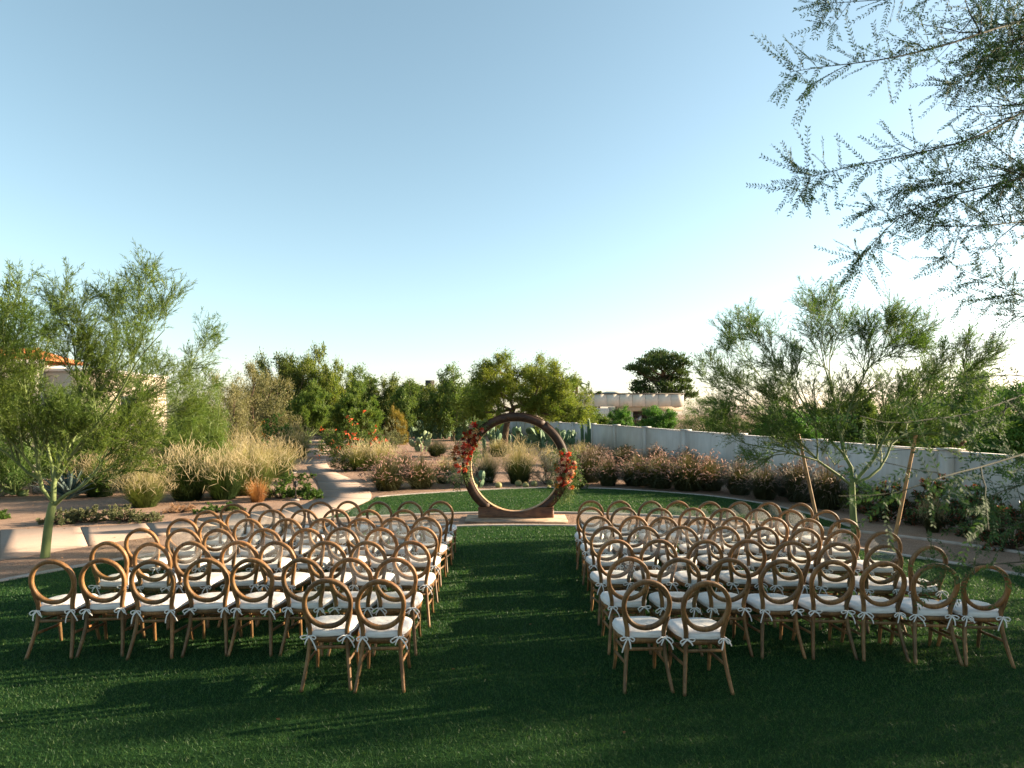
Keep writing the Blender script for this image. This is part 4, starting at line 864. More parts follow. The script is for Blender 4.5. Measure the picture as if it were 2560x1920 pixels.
for i, a in enumerate(R_): grass('fountain', a[0], a[1], a[2], a[3] * 1.05, 'purple fountain grass, ' + a[4], 'fountain_grass', PR, i, pp if i in (2, 3, 4, 5, 6) else pd_)
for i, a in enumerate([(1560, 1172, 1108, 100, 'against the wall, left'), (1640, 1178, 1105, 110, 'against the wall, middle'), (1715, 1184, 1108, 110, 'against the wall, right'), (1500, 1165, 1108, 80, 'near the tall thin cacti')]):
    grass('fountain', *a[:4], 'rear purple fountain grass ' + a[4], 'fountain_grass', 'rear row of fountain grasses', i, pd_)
grass('deer', 2331, 1335, 1235, 70, 'small dry tipped grass among the red leaved shrubs, right', 'golden_grass', None, 1, ('purple_d', 'plume_g'))

# ---------------------------------------------------------------- shrubs and ground cover
def shrub(X0, Yb, Yt, Wpx, leaf, label, name='shrub', n=2600, size=.05, asp=.5, seed=1, flowers=None, nf=0, fs=.05, group=None, flat=1.0):
    rg = np.random.default_rng(seed); x, y = G(X0, Yb); y += Wpx * .4 * 1.0 / (F / y); x = xat(X0, y)
    h = CAM_H - (Yt - HY) * y / F; w = Wpx * y / F; r = empty(name, (x, y, 0), 0, label, 'shrub', group)
    n = int(n * (1.3 if leaf in ('cover', 'sage', 'nandina') else .7)); K = 6; nb = 20; a = rg.uniform(0, 6.28, nb); e = np.arcsin(rg.uniform(.1, 1, nb)); tip = np.c_[np.cos(a) * np.cos(e) * w * .5, np.sin(a) * np.cos(e) * w * .5 * flat, np.sin(e) * h * .92]
    tip *= rg.uniform(.7, 1.05, (nb, 1)); size = size * 1.15; L = np.array([resample([(0, 0, 0), tuple(q * .55 * (1, 1, 1.15)), tuple(q)], K) for q in tip]); LRr = np.linspace(.012, .004, K)[None].repeat(nb, 0)
    P2, R2 = grow(L, LRr, 7, .3, 1, min(w, h * 1.6) * .26, .7, .15, 4, .005, rg, .2)
    P2[..., 2] = np.maximum(P2[..., 2], .01)
    MB().add(*tubes(L, LRr, 4)).build('stems', M['bark_dark'], r)
    P3, R3 = grow(P2, R2, 4, .2, 1, min(w, h) * .12, .8, .15, 4, .003, rg, .2); P3[..., 2] = np.maximum(P3[..., 2], .01)
    mc = MB().add(*tubes(P2[:, ::3], R2[:, ::3], 3)); mc.add(*twig_leaves(P3, max(3, n // len(P3)), size, asp, rg, 1.0, 0, .15)); mc.build('foliage', M[leaf], r)
    if nf:
        k = rg.integers(0, len(P3), nf); p = P3[k, -1] * (1.03, 1.03, 1.04); mf = MB()
        for q in range(6): mf.add(*leaves(p + rg.normal(0, fs * .4, p.shape), rg.normal(0, 1, p.shape), fs, .8, rg))
        mf.build('flowers', M[flowers], r, kind='stuff')
    return r
shrub(690, 1150, 1028, 130, 'bright', 'bright green shrub with orange trumpet flowers', n=9000, size=.10, seed=3, flowers='orfl', nf=14, fs=.12)
shrub(895, 1160, 1035, 170, 'midgreen', 'shrub covered in red orange flowers right of path', n=9000, size=.09, asp=.4, seed=4, flowers='redfl', nf=36, fs=.13)
shrub(835, 1140, 1060, 110, 'midgreen', 'smaller red flowered shrub beside the golden mound', n=5000, size=.09, seed=5, flowers='redfl', nf=14, fs=.12)
shrub(970, 1135, 1045, 100, 'sage', 'pale feathery shrub behind the red flowers', n=5000, size=.10, asp=.3, seed=6)
shrub(862, 1180, 1108, 80, 'dkgreen', 'dark green shrub at the right path edge', n=4500, size=.05, seed=7)
shrub(1193, 1216, 1140, 80, 'grey', 'dark grey leaved shrub inside the left of the arch', n=5000, size=.035, seed=8)
shrub(1365, 1216, 1118, 105, 'grey', 'soft grey green shrub inside the right of the arch', n=6500, size=.06, asp=.2, seed=9)
shrub(1140, 1222, 1150, 80, 'grey', 'silver shrub below the left roses', n=4500, size=.05, asp=.3, seed=10)
shrub(1250, 1112, 1068, 60, 'olive', 'brownish shrub under the top of the arch', n=3000, size=.09, seed=30)
shrub(1560, 1150, 1095, 60, 'dkgreen', 'round dark shrub near the thin cacti at the wall', n=3500, size=.06, seed=11)
shrub(2330, 1325, 1185, 125, 'nandina', 'red tipped dark shrub right of the right stake', n=7000, size=.05, seed=12)
shrub(2430, 1345, 1200, 140, 'nandina', 'second red tipped dark shrub farther right by the wall', n=7000, size=.05, seed=13)
shrub(2220, 1310, 1195, 110, 'nandina', 'red tipped dark shrub behind the right palo verde trunk', n=6000, size=.05, seed=14)
shrub(2530, 1385, 1230, 160, 'nandina', 'red tipped shrub at the right edge of the bed', n=7000, size=.05, seed=15)
shrub(1965, 1225, 1150, 90, 'dkgreen', 'dark shrub behind the gap before the left stake', n=4500, size=.05, seed=16)
shrub(2150, 1290, 1200, 110, 'dkgreen', 'dark shrub around the foot of the right palo verde', n=4500, size=.05, seed=27)
LS = 'low silvery shrubs by the left path'
shrub(155, 1316, 1268, 120, 'sage', 'left low sage shrub touching the green trunk', n=7000, size=.03, seed=17, group=LS)
shrub(225, 1312, 1262, 110, 'sage', 'middle low sage shrub by the left path', n=7000, size=.03, seed=18, group=LS)
shrub(310, 1312, 1258, 130, 'sage', 'right low sage shrub, largest, by the left path', n=8000, size=.03, seed=19, group=LS)
shrub(372, 1308, 1280, 80, 'sage', 'flattest sage shrub at the end of the low row', n=3500, size=.03, seed=26, group=LS)
shrub(445, 1288, 1258, 100, 'drytwig', 'brown dry twiggy mound behind the path', n=2500, size=.05, asp=.15, seed=20)
shrub(545, 1287, 1256, 140, 'cover', 'low green spreading shrub in front of the grasses', n=6000, size=.035, seed=21)
shrub(700, 1252, 1205, 110, 'cover', 'dark green ground cover behind the lantern', n=8000, size=.04, seed=22)
shrub(768, 1250, 1210, 70, 'cover', 'ground cover spilling over the path edge', n=5000, size=.04, seed=28)
shrub(735, 1213, 1180, 130, 'cover', 'lighter green ground cover along the path', n=8000, size=.04, seed=23)
shrub(0, 1300, 1275, 40, 'cover', 'small green tuft at the left edge of frame', n=2000, size=.04, seed=24)
shrub(1440, 1225, 1195, 60, 'dkgreen', 'small dark plant below the right roses', n=2500, size=.05, seed=25)

# agave
def agave(X0, Yb, h, label):
    x, y = G(X0, Yb); r = empty('agave', (x, y, 0), 0, label, 'agave'); rg = np.random.default_rng(3)
    for k in range(22):
        a = k * 2.4; e = rg.uniform(.45, 1.35); L = h * rg.uniform(.9, 1.2); d = np.array([math.cos(a) * math.cos(e), math.sin(a) * math.cos(e), math.sin(e)]); t = np.linspace(0, 1, 7)[:, None]
        p = d * t * L + np.array([0, 0, -1]) * t ** 2 * .15 * L; sd = nrm(np.cross(d, (0, 0, 1.))); nn = np.cross(sd, d); w = (.055 * h * np.array([1, 1.2, 1.25, 1.1, .8, .45, .03]))[:, None]
        V = np.stack([p - sd * w + nn * w * .5, p, p + sd * w + nn * w * .5, p - nn * w * .35], 1).reshape(-1, 3)
        Q = [(i * 4 + j, i * 4 + (j + 1) % 4, i * 4 + 4 + (j + 1) % 4, i * 4 + 4 + j) for i in range(6) for j in range(4)]
        MB().add(V, Q, np.full(len(Q), rg.uniform(0, 1))).build('leaf', M['agave'], r)
agave(172, 1248, 1.0, 'large blue grey agave behind the green trunk')
agave(1302, 1206, .34, 'small blue agave between the barrel cacti')

# cacti
def barrel(X0, Yb, d, label):
    x, y = G(X0, Yb); mb = MB(); nu, nv = 40, 10; V = []; va = []
    for j in range(nv + 1):
        ph = -.9 + (math.pi / 2 + .9) * j / nv
        for i in range(nu):
            th = 2 * math.pi * i / nu; rib = 1 + .07 * (1 if i % 2 else -1); V.append((d / 2 * rib * math.cos(ph) * math.cos(th), d / 2 * rib * math.cos(ph) * math.sin(th), d * .46 * (math.sin(ph) + .75))); va.append(.75 if i % 2 else .1)
    Q = [(j * nu + i, j * nu + (i + 1) % nu, (j + 1) * nu + (i + 1) % nu, (j + 1) * nu + i) for j in range(nv) for i in range(nu)]
    r = empty('barrel_cactus', (x, y, 0), 0, label, 'cactus', 'barrel cacti along the far lawn')
    mb.add(np.array(V), Q, None, np.array(va)).build('body', M['barrel'], r)
    rg = np.random.default_rng(int(X0)); n = 420; ph = rg.uniform(0, 1.5, n); th = rg.integers(0, 20, n) * 2 * math.pi / 20 + math.pi / 20
    p = np.c_[np.cos(ph) * np.cos(th), np.cos(ph) * np.sin(th), .92 * (np.sin(ph) + .75)] * d / 2 * 1.02; dd = nrm(p * (1, 1, .6))
    MB().add(*leaves(p, dd, .03, .12, rg, .9)).build('spines', M['plume_g'], r, kind='stuff')
for X0, Yb, d, lab in ((1187, 1220, .17, 'small barrel cactus beside the left inner rim of arch'), (1246, 1219, .21, 'barrel cactus standing alone, left of the three'), (1296, 1215, .22, 'left barrel cactus of the group of three'),
                      (1314, 1219, .20, 'front middle barrel cactus of the group of three'), (1335, 1215, .21, 'right barrel cactus of the group of three'), (1375, 1213, .24, 'largest barrel cactus beside the right roses'), (1012 + 360, 1222, .12, 'tiny barrel cactus in front of the largest one')):
    barrel(X0, Yb, d, lab)
pads = {}
def pear_meshes(seed, npad):
    rg = np.random.default_rng(seed); out = []
    tips = [(np.array([rg.normal(0, .12), rg.normal(0, .08), 0.]), np.array([rg.normal(0, .25), rg.normal(0, .2), 1.])) for _ in range(max(3, npad // 4))]
    while len(out) < npad:
        b, d = tips.pop(0); d = nrm(d); s_ = rg.uniform(.8, 1.15) * .15; c = b + d * s_ * .95; yaw = rg.uniform(0, 3.14); sd = nrm(np.cross(d, (math.cos(yaw), math.sin(yaw), 0.1))); nn = np.cross(sd, d)
        out.append((c, np.stack([sd * s_ * .62, nn * .022, d * s_], 1)))
        for _ in range(rg.integers(1, 4)): tips.append((c + d * s_ * .8 + sd * rg.uniform(-.5, .5) * s_, d + rg.normal(0, .45, 3) + (0, 0, .2)))
    return out
pad_me = None
def pear(X0, Yb, Yt, npad, label, m='pear', seed=0, group=None):
    global pad_me
    if pad_me is None:
        pad_me = {}
        for k in ('pear', 'pear_lit'):
            V_, Q_ = ellipsoid((0, 0, 0), (1, 1, 1), 12, 8); pad_me[k] = MB().add(V_, Q_).mesh('pad', True); pad_me[k].materials.append(M[k])
    x, y = G(X0, Yb); r = empty('prickly_pear', (x, y, 0), 0, label, 'cactus', group); L = pear_meshes(seed, npad); H = max(c[2] for c, _ in L) + .12; k = (Yb - Yt) * y / F / H
    from mathutils import Matrix
    for c, Mx in L:
        o_ = put(pad_me[m], 'pad', r); A_ = Mx * k; o_.matrix_local = Matrix(((A_[0, 0], A_[0, 1], A_[0, 2], c[0] * k), (A_[1, 0], A_[1, 1], A_[1, 2], c[1] * k), (A_[2, 0], A_[2, 1], A_[2, 2], c[2] * k), (0, 0, 0, 1)))
pear(1050, 1130, 1078, 22, 'pale sunlit prickly pear left of the blond dome', 'pear_lit', 3); pear(1207, 1219, 1178, 5, 'small prickly pear inside the left rim of arch', 'pear', 4)
PG = 'prickly pears in the far cactus patch'
for i in range(13):
    X0 = 985 + i * 17 + rng.uniform(-5, 5); pear(X0, 1094 + rng.uniform(-4, 8), 1046 + rng.uniform(-3, 8), 22, 'blue green prickly pear in the long patch left of arch, %s from its left end' % (['first', 'second', 'third', 'fourth', 'fifth', 'sixth', 'seventh', 'eighth', 'ninth', 'tenth', 'eleventh', 'twelfth', 'last'][i]), 'pear', 10 + i, PG)
for i in range(10):
    X0 = 1240 + i * 20 + rng.uniform(-5, 5); pear(X0, 1122 + rng.uniform(-5, 5) + (5 if i > 5 else 0), 1066 + rng.uniform(-5, 12), 24, 'prickly pear behind the upper arch opening, %s from the left' % (['first', 'second', 'third', 'fourth', 'fifth', 'sixth', 'seventh', 'eighth', 'ninth', 'tenth'][i]), 'pear', 40 + i, 'prickly pears seen through the arch')
def column(X0, Yb, Yt, r0, label, name='column_cactus', m='colcac'):
    x, y = G(X0, Yb); h = (Yb - Yt) * y / F; K = 14; nu = 20; z = np.linspace(0, 1, K); rr_ = r0 * np.array([.85, .95, 1, 1, 1, 1, 1, 1, 1, .98, .95, .85, .6, .1])
    V = []; 
    for k in range(K):
        for i in range(nu):
            th = 2 * math.pi * i / nu; q = rr_[k] * (1.12 if i % 2 else .88); V.append((q * math.cos(th) + .02 * math.sin(z[k] * 4), q * math.sin(th), h * z[k]))
    Q = [(k * nu + i, k * nu + (i + 1) % nu, (k + 1) * nu + (i + 1) % nu, (k + 1) * nu + i) for k in range(K - 1) for i in range(nu)]
    MB().add(np.array(V), Q).build(name, M[m], None, loc=(x, y, 0), label=label, cat='cactus', group='thin column cacti')
column(1455, 1125, 1057, .10, 'shorter thin column cactus in front of white wall'); column(1472, 1125, 1043, .11, 'tallest thin column cactus in front of white wall'); column(1465, 1127, 1079, .08, 'stubby cactus between the two tall thin cacti')
column(1210, 1142, 1092, .10, 'dark column cactus inside the left rim of arch'); column(1234, 1140, 1073, .10, 'pale post cactus inside the arch, left', m='colcac'); column(1385, 1120, 1070, .09, 'slim cactus inside the upper right of the arch')

# ---------------------------------------------------------------- chairs
def chair_proto():
    r = empty('chair', (0, 0, 0))
    cz, a_, b_ = .735, .197, .207      # ring centre line
    lean = lambda z: -.185 - .17 * max(0, z - .46) - 0.0
    tt = np.linspace(0, 2 * math.pi, 56, endpoint=False)
    prof = [(-.018, -.018), (-.006, -.021), (.006, -.021), (.018, -.017), (.021, -.006), (.017, .003), (.018, .014), (.010, .019), (-.010, .019), (-.018, .014)]
    sweep([(a_ * math.cos(t), lean(cz + b_ * math.sin(t)), cz + b_ * math.sin(t)) for t in tt], prof, (0, 1, .17), True).build('back_ring', M['wood'], r, smooth=False)
    for s_ in (-1, 1):
        p = crom([(s_ * .208, -.300, 0), (s_ * .188, -.245, .14), (s_ * .168, -.200, .30), (s_ * .158, -.185, .44), (s_ * .160, -.192, .51), (s_ * .172, lean(.57), .57), (s_ * .189, lean(.635), .635), (s_ * .197, lean(.71), .71)], 5)
        n_ = len(p); sc = np.interp(np.arange(n_) / (n_ - 1), [0, .35, .6, .8, 1], [.72, .95, 1.05, 1.0, .72]); sweep(p, rrect(.036, .040, .28), (0, 1, 0), False, sc).build('rear_leg', M['wood_leg'], r)
        p = crom([(s_ * .190, .225, 0), (s_ * .182, .195, .12), (s_ * .184, .178, .26), (s_ * .19, .178, .42)], 5); n_ = len(p)
        sweep(p, rrect(.036, .038, .28), (0, 1, 0), False, np.interp(np.arange(n_) / (n_ - 1), [0, .6, 1], [.7, .9, 1.1])).build('front_leg', M['wood_leg'], r)
        for z0_, z1_ in ((.335, .30), (.225, .19)): sweep([(s_ * (.166 + .01), -.195, z0_), (s_ * .186, .18, z1_)], rrect(.018, .026), (0, 0, 1)).build('side_stretcher', M['wood_leg'], r)
    sweep([(-.168, -.196, .345), (.168, -.196, .345)], rrect(.018, .028), (0, 0, 1)).build('rear_stretcher', M['wood_leg'], r)
    sweep([(-.184, .178, .27), (.184, .178, .27)], rrect(.018, .026), (0, 0, 1)).build('front_stretcher', M['wood_leg'], r)
    def outline(n_=44):
        P = []
        for i in range(n_):
            t = 2 * math.pi * i / n_; c, s_ = math.cos(t), math.sin(t); e = .55 if s_ < 0 else .72
            y = math.copysign(abs(s_) ** e, s_); x = math.copysign(abs(c) ** .55, c); w = .185 + .045 * (y + 1) / 2 + .012; P.append((x * w, y * .215 + .01))
        return np.array(P)
    O = outline(); n_ = len(O)
    def stack(layers, nz=0, sd=0):
        rg = np.random.default_rng(sd); mb = MB(); V = []
        ctr = np.array([0, .01]); wob = rg.normal(0, 1, (len(layers), n_)); wob = (wob + np.roll(wob, 1, 1) + np.roll(wob, -1, 1)) / 3
        for k, (sc, z) in enumerate(layers):
            q = ctr + (O - ctr) * sc * (1 + nz * wob[k][:, None]); V.append(np.c_[q, z + nz * .35 * wob[(k + 1) % len(layers)]])
        V = np.concatenate(V); L = len(layers); Q = [(k * n_ + i, k * n_ + (i + 1) % n_, (k + 1) * n_ + (i + 1) % n_, (k + 1) * n_ + i) for k in range(L - 1) for i in range(n_)]
        mb.add(V, Q); mb.F.append(np.array([list(range(n_))[::-1]])); mb.fr.append(np.array([.5])); mb.F.append(np.array([[(L - 1) * n_ + i for i in range(n_)]])); mb.fr.append(np.array([.5])); return mb
    stack([(.97, .398), (1.0, .405), (1.0, .428), (.985, .434)]).build('seat_frame', M['wood'], r)
    cush = [(.93, .436), (1.0, .441), (1.03, .451), (1.015, .459), (1.03, .468), (1.015, .482), (.97, .493), (.88, .500), (.72, .505), (.45, .508), (.2, .509)]
    cme = []
    for v in range(4):
        m_ = stack(cush, .011, v).mesh('cushion', True); m_.materials.append(M['cloth']); cme.append(m_)
    cu_ = put(cme[0], 'seat_cushion', r)
    # bows
    bows = []
    for v in range(6):
        rg = np.random.default_rng(50 + v); mb = MB()
        def rib(pts, w=.011):
            p = crom(pts, 4); nonlocal_mb = sweep(p, [(-w / 2, -.0012), (w / 2, -.0012), (w / 2, .0012), (-w / 2, .0012)], (0, 1, .15)); return nonlocal_mb
        parts = [MB().add(*ellipsoid((0, -.028, 0), (.011, .009, .012), 8, 5))]
        parts.append(rib([(-.026, -.022, .003), (0, -.027, 0), (.026, -.022, .002)], .014)); parts.append(rib([(-.026, -.022, .003), (-.027, .0, .004), (-.026, .022, .005)], .014)); parts.append(rib([(.026, -.022, .003), (.027, .0, .004), (.026, .022, .005)], .014))
        for s_ in (-1, 1):
            e = rg.uniform(.045, .075); dz = rg.uniform(-.035, .012)
            parts.append(rib([(0, -.03, 0), (s_ * e * .5, -.045, .014 + dz * .4), (s_ * e, -.048, dz), (s_ * e * .75, -.04, dz - .022), (s_ * .01, -.032, -.004)]))
            tx, tz = s_ * rg.uniform(.015, .075), -rg.uniform(.045, .12); parts.append(rib([(0, -.03, 0), (tx * .6, -.05, tz * .3), (tx, -.05, tz * .75), (tx * 1.1, -.045, tz)]))
        m_ = merge(*parts).mesh('bow'); m_.materials.append(M['tie']); bows.append(m_)
    for s_ in (-1, 1): put(bows[0], 'cushion_tie', cu_, (s_ * .159, -.19, .447))
    # thin disc added inside the ring to give a faint haze
    n_ = 40; V = []
    for y_ in (-.0015, .0015):
        V += [(.182 * math.cos(t), lean(cz + .19 * math.sin(t)) + y_, cz + .19 * math.sin(t)) for t in np.linspace(0, 2 * math.pi, n_, endpoint=False)]
    mb = MB(); mb.V = [np.array(V)]; mb.n = 2 * n_; mb.va = [np.zeros(2 * n_)]; mb.F = [np.array([list(range(n_))]), np.array([list(range(n_, 2 * n_))[::-1]])]; mb.fr = [np.array([.5]), np.array([.5])]
    pane = mb.mesh('pane'); pane.materials.append(M['pane'])
    return r, cme, bows, pane
proto, cme, bows, haze_disc_me = chair_proto()
ROWS = {'right': [[(1479, 158), (1549, 160), (1623, 162), (1697, 163), (1774, 167), (1849, 168), (1923, 172), (2004, 180)], [(1479, 212), (1562, 212), (1648, 218), (1729.5, 217), (1810, 222), (1897, 225), (1979, 233), (2067, 237)],
                  [(1498, 283), (1582, 282), (1663, 287), (1756, 290), (1841, 288), (1934, 293), (2023, 303), (2113, 305)], [(1518, 362), (1613, 362), (1712, 362), (1811, 362), (1908, 367), (2012, 378), (2110, 390), (2216, 400)],
                  [(1537, 468), (1649, 466), (1759, 470), (1871, 467), (1981, 480), (2097, 490), (2211, 505), (2322, 515)], [(1572, 605), (1701, 613), (1827, 615), (1956, 625), (2086, 630), (2217, 640), (2350, 655), (2479, 665)], [(1616, 785), (1765, 795)]],
        'left': [[(1102, 163), (1024, 165), (948, 168), (872, 163), (798, 167), (727, 172), (652, 180), (579, 183)], [(1087, 225), (1005, 230), (920, 232), (839, 227), (757, 228), (677, 230), (600, 235), (519, 237)],
                 [(1068, 288), (981, 293), (896, 297), (809, 300), (716, 300), (618, 302), (532, 305), (451, 300)], [(1049, 367), (954, 375), (861, 370), (763, 378), (657, 380), (549, 382), (453, 380), (350, 378)],
                 [(1027, 478), (920, 480), (812, 480), (695, 480), (592, 478), (478, 482), (377, 490), (269, 483)], [(986, 612), (875, 612), (757, 612), (627, 615), (506, 615), (372, 628), (244, 618), (120, 627)], [(947, 783), (811, 775)]]}
OR = ['first', 'second', 'third', 'fourth', 'fifth', 'sixth', 'seventh', 'eighth']
first = True
for side, rows in ROWS.items():
    for ri_, row in enumerate(rows):
        for ci, (X0, ty_) in enumerate(row):
            Yt = 1200 + ty_ * .3165; yt = F * (CAM_H - .963) / (Yt - HY); x = xat(X0, yt); yy = yt + .27
            c = proto if first else dup(proto); first = False
            c.location = (x, yy, 0); c.rotation_euler = (0, 0, rng.normal(0, .05) + (-.03 if side == 'right' else .03) * (1 if ri_ > 4 else .3))
            far = ri_ == 6
            lab = ('last row chair ' + ('next to the aisle' if ci == 0 else 'away from the aisle') + ', pair at the back of the %s block' % side) if far else 'round-back wooden chair, %s block, row %s from the arch, %s from the aisle' % (side, OR[ri_], OR[ci])
            tag(c, lab, 'chair', 'round-back wooden chairs with white cushions')
            for ch in c.children:
                nm = ch.name.split('.')[0]
                if nm == 'seat_cushion':
                    ch.data = cme[rng.integers(0, 4)]
                    for ti in ch.children: ti.data = bows[rng.integers(0, 6)]
            if ri_ < 4: put(haze_disc_me, 'ring_haze_disc', c)

# ---------------------------------------------------------------- the near tree at the right, most of it outside the picture
def near_tree():
    rg = np.random.default_rng(31); bx, by = 4.9, 2.7
    r = empty('overhanging_tree', (bx, by, 0), 0, 'near tree whose leafy branches hang into the upper right', 'tree'); o = (bx, by)
    mains = [([(2750, 10), (2560, 50), (2361, 113), (2209, 148), (2057, 167), (1975, 180)], [3.3, 3.0, 2.75, 2.6, 2.5, 2.45], .012),
             ([(2750, 170), (2560, 278), (2448, 339), (2317, 378), (2144, 412), (2035, 440), (1975, 432)], [3.4, 3.1, 2.95, 2.85, 2.75, 2.7, 2.65], .010),
             ([(2760, 340), (2560, 421), (2440, 450), (2350, 462), (2260, 458)], [3.5, 3.2, 3.1, 3.0, 3.0], .008),
             ([(2760, 380), (2560, 443), (2361, 495), (2252, 542), (2190, 600), (2144, 651)], [3.2, 3.0, 2.9, 2.8, 2.75, 2.7], .009),
             ([(2760, 520), (2560, 553), (2405, 566), (2280, 555), (2180, 515)], [3.6, 3.3, 3.1, 3.0, 2.9], .008),
             ([(2780, 820), (2600, 760), (2490, 712), (2400, 670), (2360, 640)], [3.5, 3.3, 3.2, 3.15, 3.1], .006),
             ([(2750, -60), (2560, -40), (2400, -20), (2250, -5), (2120, 5), (2040, 10)], [3.6, 3.3, 3.1, 3.0, 2.95, 2.9], .009),
             ([(2760, 120), (2600, 110), (2500, 60), (2430, 20)], [3.9, 3.6, 3.4, 3.3], .008), ([(2760, 220), (2600, 200), (2490, 190), (2400, 215)], [3.9, 3.6, 3.5, 3.4], .008), ([(2700, 60), (2560, 90), (2480, 130), (2420, 190), (2370, 215)], [3.4, 3.2, 3.1, 3.0, 3.0], .006),
             ([(2760, 900), (2560, 986), (2421, 1034), (2299, 1051), (2231, 1059), (2150, 1040)], [2.6, 2.3, 2.15, 2.05, 2.0, 1.95], .0065),
             ([(2760, 1080), (2560, 1135), (2462, 1165), (2367, 1189), (2258, 1227), (2204, 1238), (2096, 1240)], [2.3, 2.0, 1.9, 1.8, 1.72, 1.7, 1.66], .0055),
             ([(2760, 1380), (2560, 1404), (2450, 1412), (2399, 1416), (2320, 1408), (2290, 1425)], [2.6, 2.4, 2.3, 2.25, 2.2, 2.2], .005),
             ([(2760, 1160), (2600, 1200), (2500, 1230), (2420, 1275)], [2.5, 2.3, 2.2, 2.15], .006), ([(2760, 1250), (2600, 1290), (2510, 1320), (2430, 1325)], [2.6, 2.4, 2.3, 2.25], .006)]
    K = 16; LP = []; LRr = []
    T0 = (0, 0, 0)
    for pts, ds, w in mains:
        P = [P_(X0, Y0, d) for (X0, Y0), d in zip(pts, ds)]; P = local(P, o)
        LP.append(resample(crom(P, 6), K)); LRr.append(np.linspace(w, .0014, K))
    mt = MB()
    tz = 1.5; mt.add(*tubes(resample(crom([(0, 0, -.05), (.03, .02, .8), (0, 0, tz)], 5), 8)[None], np.linspace(.13, .11, 8)[None], 12))
    for P, R in zip(LP, LRr):   # carry each branch back to the trunk
        e = P[0]; q = crom([(0, 0, tz - .1), (e[0] * .35, e[1] * .3, tz + (e[2] - tz) * .55), tuple(e)], 6); mt.add(*tubes(resample(q, 10)[None], np.linspace(max(.035, R[0]), R[0], 10)[None], 8))
    LP = np.array(LP); LRr = np.array(LRr); mt.add(*tubes(LP, LRr * .75, 7))
    P2, R2 = grow(LP[:10], LRr[:10], 7, .08, .95, .22, .75, .0, 7, .003, rg, .08, 0, .4, .45)
    P2c, R2c = grow(LP[10:], LRr[10:], 5, .05, .85, .26, .7, .1, 7, .003, rg, .08, 0, .4, .5)
    P2b, R2b = grow(LP[:10], LRr[:10], 8, .0, .5, .36, .75, -.1, 7, .0035, rg, .10, 0, .4, .35)
    P2 = np.concatenate([P2, P2b, P2c]); R2 = np.concatenate([R2, R2b, R2c])
    mt.add(*tubes(P2, np.maximum(R2, .0012), 4)); mt.build('trunk', M['bark_near'], r, smooth=True)
    A_, Ar = grow(P2, R2, 6, .1, 1, .15, .75, 0, 6, .001, rg, .05, -.015, .5, .1); B_, Br = grow(LP[:10], LRr[:10], 74, .15, 1, .155, .95, 0, 6, .001, rg, .05, -.015, .5, 0)
    C_, Cr = grow(LP[10:], LRr[10:], 22, .12, 1, .13, .95, 0, 6, .001, rg, .05, -.015, .5, 0)
    T_, Tr = grow(LP[:10], LRr[:10], 9, .95, 1, .15, .8, 0, 6, .001, rg, .05, -.015, .5, 0)
    Sx = np.concatenate([A_, B_, C_, T_]); Sr = np.concatenate([Ar, Br, Cr, Tr])
    mc = MB(); mc.add(*tubes(Sx[:, [0, 2, 5]], np.maximum(Sr, .0007)[:, [0, 2, 5]], 3))
    npair = 12; t = np.linspace(.08, 1, npair) * (Sx.shape[1] - 1); i = np.minimum(t.astype(int), Sx.shape[1] - 2); f = (t - i)[None, :, None]
    p = Sx[:, i] * (1 - f) + Sx[:, i + 1] * f; d = nrm(Sx[:, i + 1] - Sx[:, i]); q = nrm(np.cross(d, rg.normal(0, .35, (len(Sx), 1, 3)) + np.array([0.1, -.95, .35])))
    for sg in (-1, 1):
        ld = nrm(d * .75 + q * sg * .75 + rg.normal(0, .12, d.shape)); L = (.0165 * rg.uniform(.8, 1.2, d.shape[:2]))[..., None]; nn = nrm(np.cross(ld, q * sg + 1e-3)); sd = nrm(np.cross(ld, np.cross(ld, q) + rg.normal(0, .3, ld.shape))) * L * .17
        V = np.stack([p, p + ld * L * .5 + sd, p + ld * L, p + ld * L * .5 - sd], 2).reshape(-1, 3); mc.add(V, np.arange(len(V)).reshape(-1, 4), rg.uniform(0, 1, len(V) // 4))
    mc.build('crown', M['near'], r)
    # rest of the crown, outside the picture, which throws the shade
    def keep(P): 
        w = P + np.array([bx, by, 0]); return (np.abs(w[:, 0]) > .86 * w[:, 1] + .15)
    return r
near_tree()
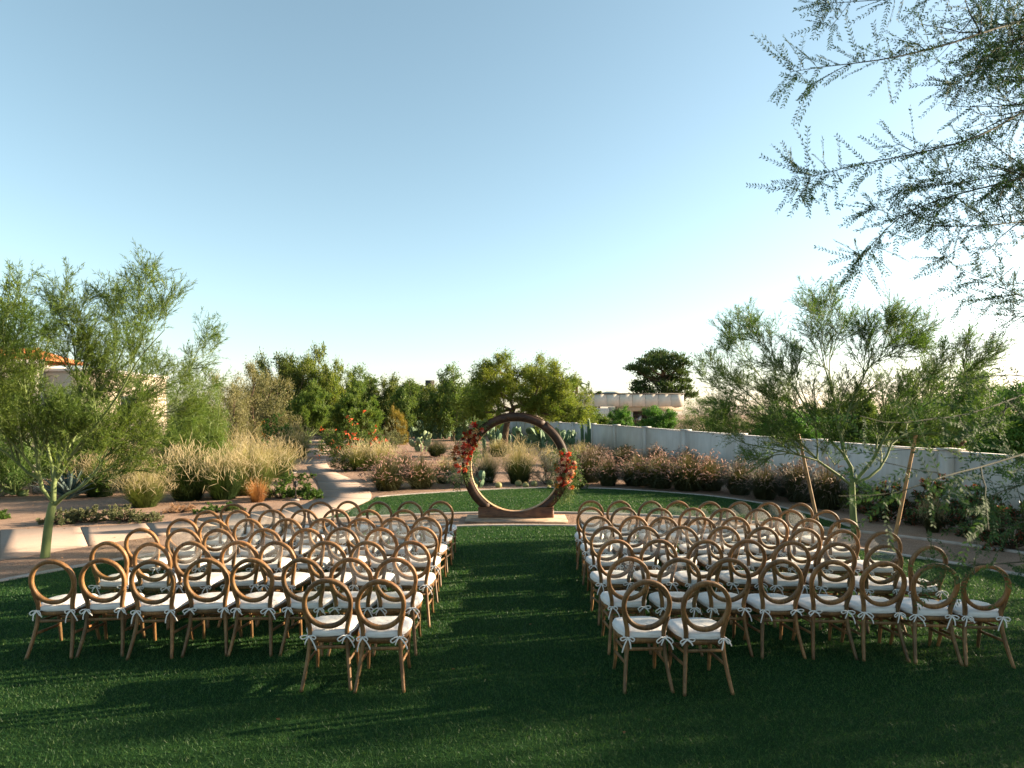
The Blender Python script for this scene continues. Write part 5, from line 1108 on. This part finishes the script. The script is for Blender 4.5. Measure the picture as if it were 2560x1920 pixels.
# unseen trees added outside the frame on the right to shade the lawn
SIDE = []
def side_tree(x, y, H, Wd, seed, label, dens=1.0):
    rg = np.random.default_rng(61); lm = []
    r = empty('palo_verde_tree', (x, y, 0), seed * 1.3, label, 'tree', 'unseen palo verdes added to shade the lawn')
    if SIDE:
        for me, nm in SIDE: put(me, nm, r)
    else:
        for k in range(10):
            a = k * .68 + rg.uniform(-.2, .2); e = rg.uniform(.2, 1.2); q = np.array([math.cos(a) * math.cos(e) * 2.1, math.sin(a) * math.cos(e) * 2.1, .7 + math.sin(e) * 3.0])
            lm.append(([(0, 0, .75), tuple(q * .5 + (0, 0, .35)), tuple(q)], .035, .008))
        palo_verde([(0, 0, -.05), (.02, 0, .4), (0, 0, .8)], .08, .06, lm, 61, 'pv', 'bark_green', None, .09, 1.1, None, r, 5, 5, 5)
        SIDE.extend((ch.data, ch.name.split('.')[0]) for ch in r.children)
    s_ = H / 4.4; r.scale = (s_, s_, s_)
side_tree(10.6, 7.5, 4.9, 4.6, 1, 'unseen palo verde added for shade outside the right edge, level with the last chairs')
side_tree(12.6, 4.8, 5.6, 4.6, 2, 'unseen palo verde added for shade outside the right edge, beyond the wall')
side_tree(8.8, 3.0, 4.0, 4.4, 3, 'unseen palo verde added for shade outside the right edge, nearest the camera')
side_tree(15.2, 8.2, 5.8, 4.6, 4, 'unseen palo verde added for shade outside the right edge, farthest beyond the wall')
n = 1600; P = np.c_[rng.uniform(-16, 14, n), rng.uniform(8, 32, n)]
P = P[(np.hypot(P[:, 0] - .3, P[:, 1] - 5.2) > 8.5) & ~inpoly(P, crescent)]; n = len(P); P3_ = np.c_[P, np.full(n, .028)]
MB().add(*leaves(P3_, nrm(rng.normal(0, 1, (n, 3)) * (1, 1, .15)), .05, .4, rng, .2)).build('leaf_litter', M['drytwig'], kind='stuff', label='dry leaf litter scattered over gravel and path', cat='leaf litter')
# fallen leaves on the lawn
for i, (X0, Y0) in enumerate(((1127, 1673), (1560, 1835), (700, 1800), (1330, 1560))):
    x, y = G(X0, Y0, .04); V_ = np.array([(0, 0, 0), (.02, .012, .006), (.045, 0, .002), (.02, -.012, .008), (.02, 0, 0)])
    MB().add(V_, [(0, 3, 4), (3, 2, 4), (2, 1, 4), (1, 0, 4)]).build('fallen_leaf', M['dryor'], None, loc=(x, y, .04), rz=i * 1.3, label=['curled rust leaf on the aisle grass near the left pair', 'dry leaf on the sunlit grass at the bottom right', 'dry leaf on the grass at the bottom left', 'dry leaf on the aisle grass'][i], cat='leaf', group='fallen leaves on the lawn')
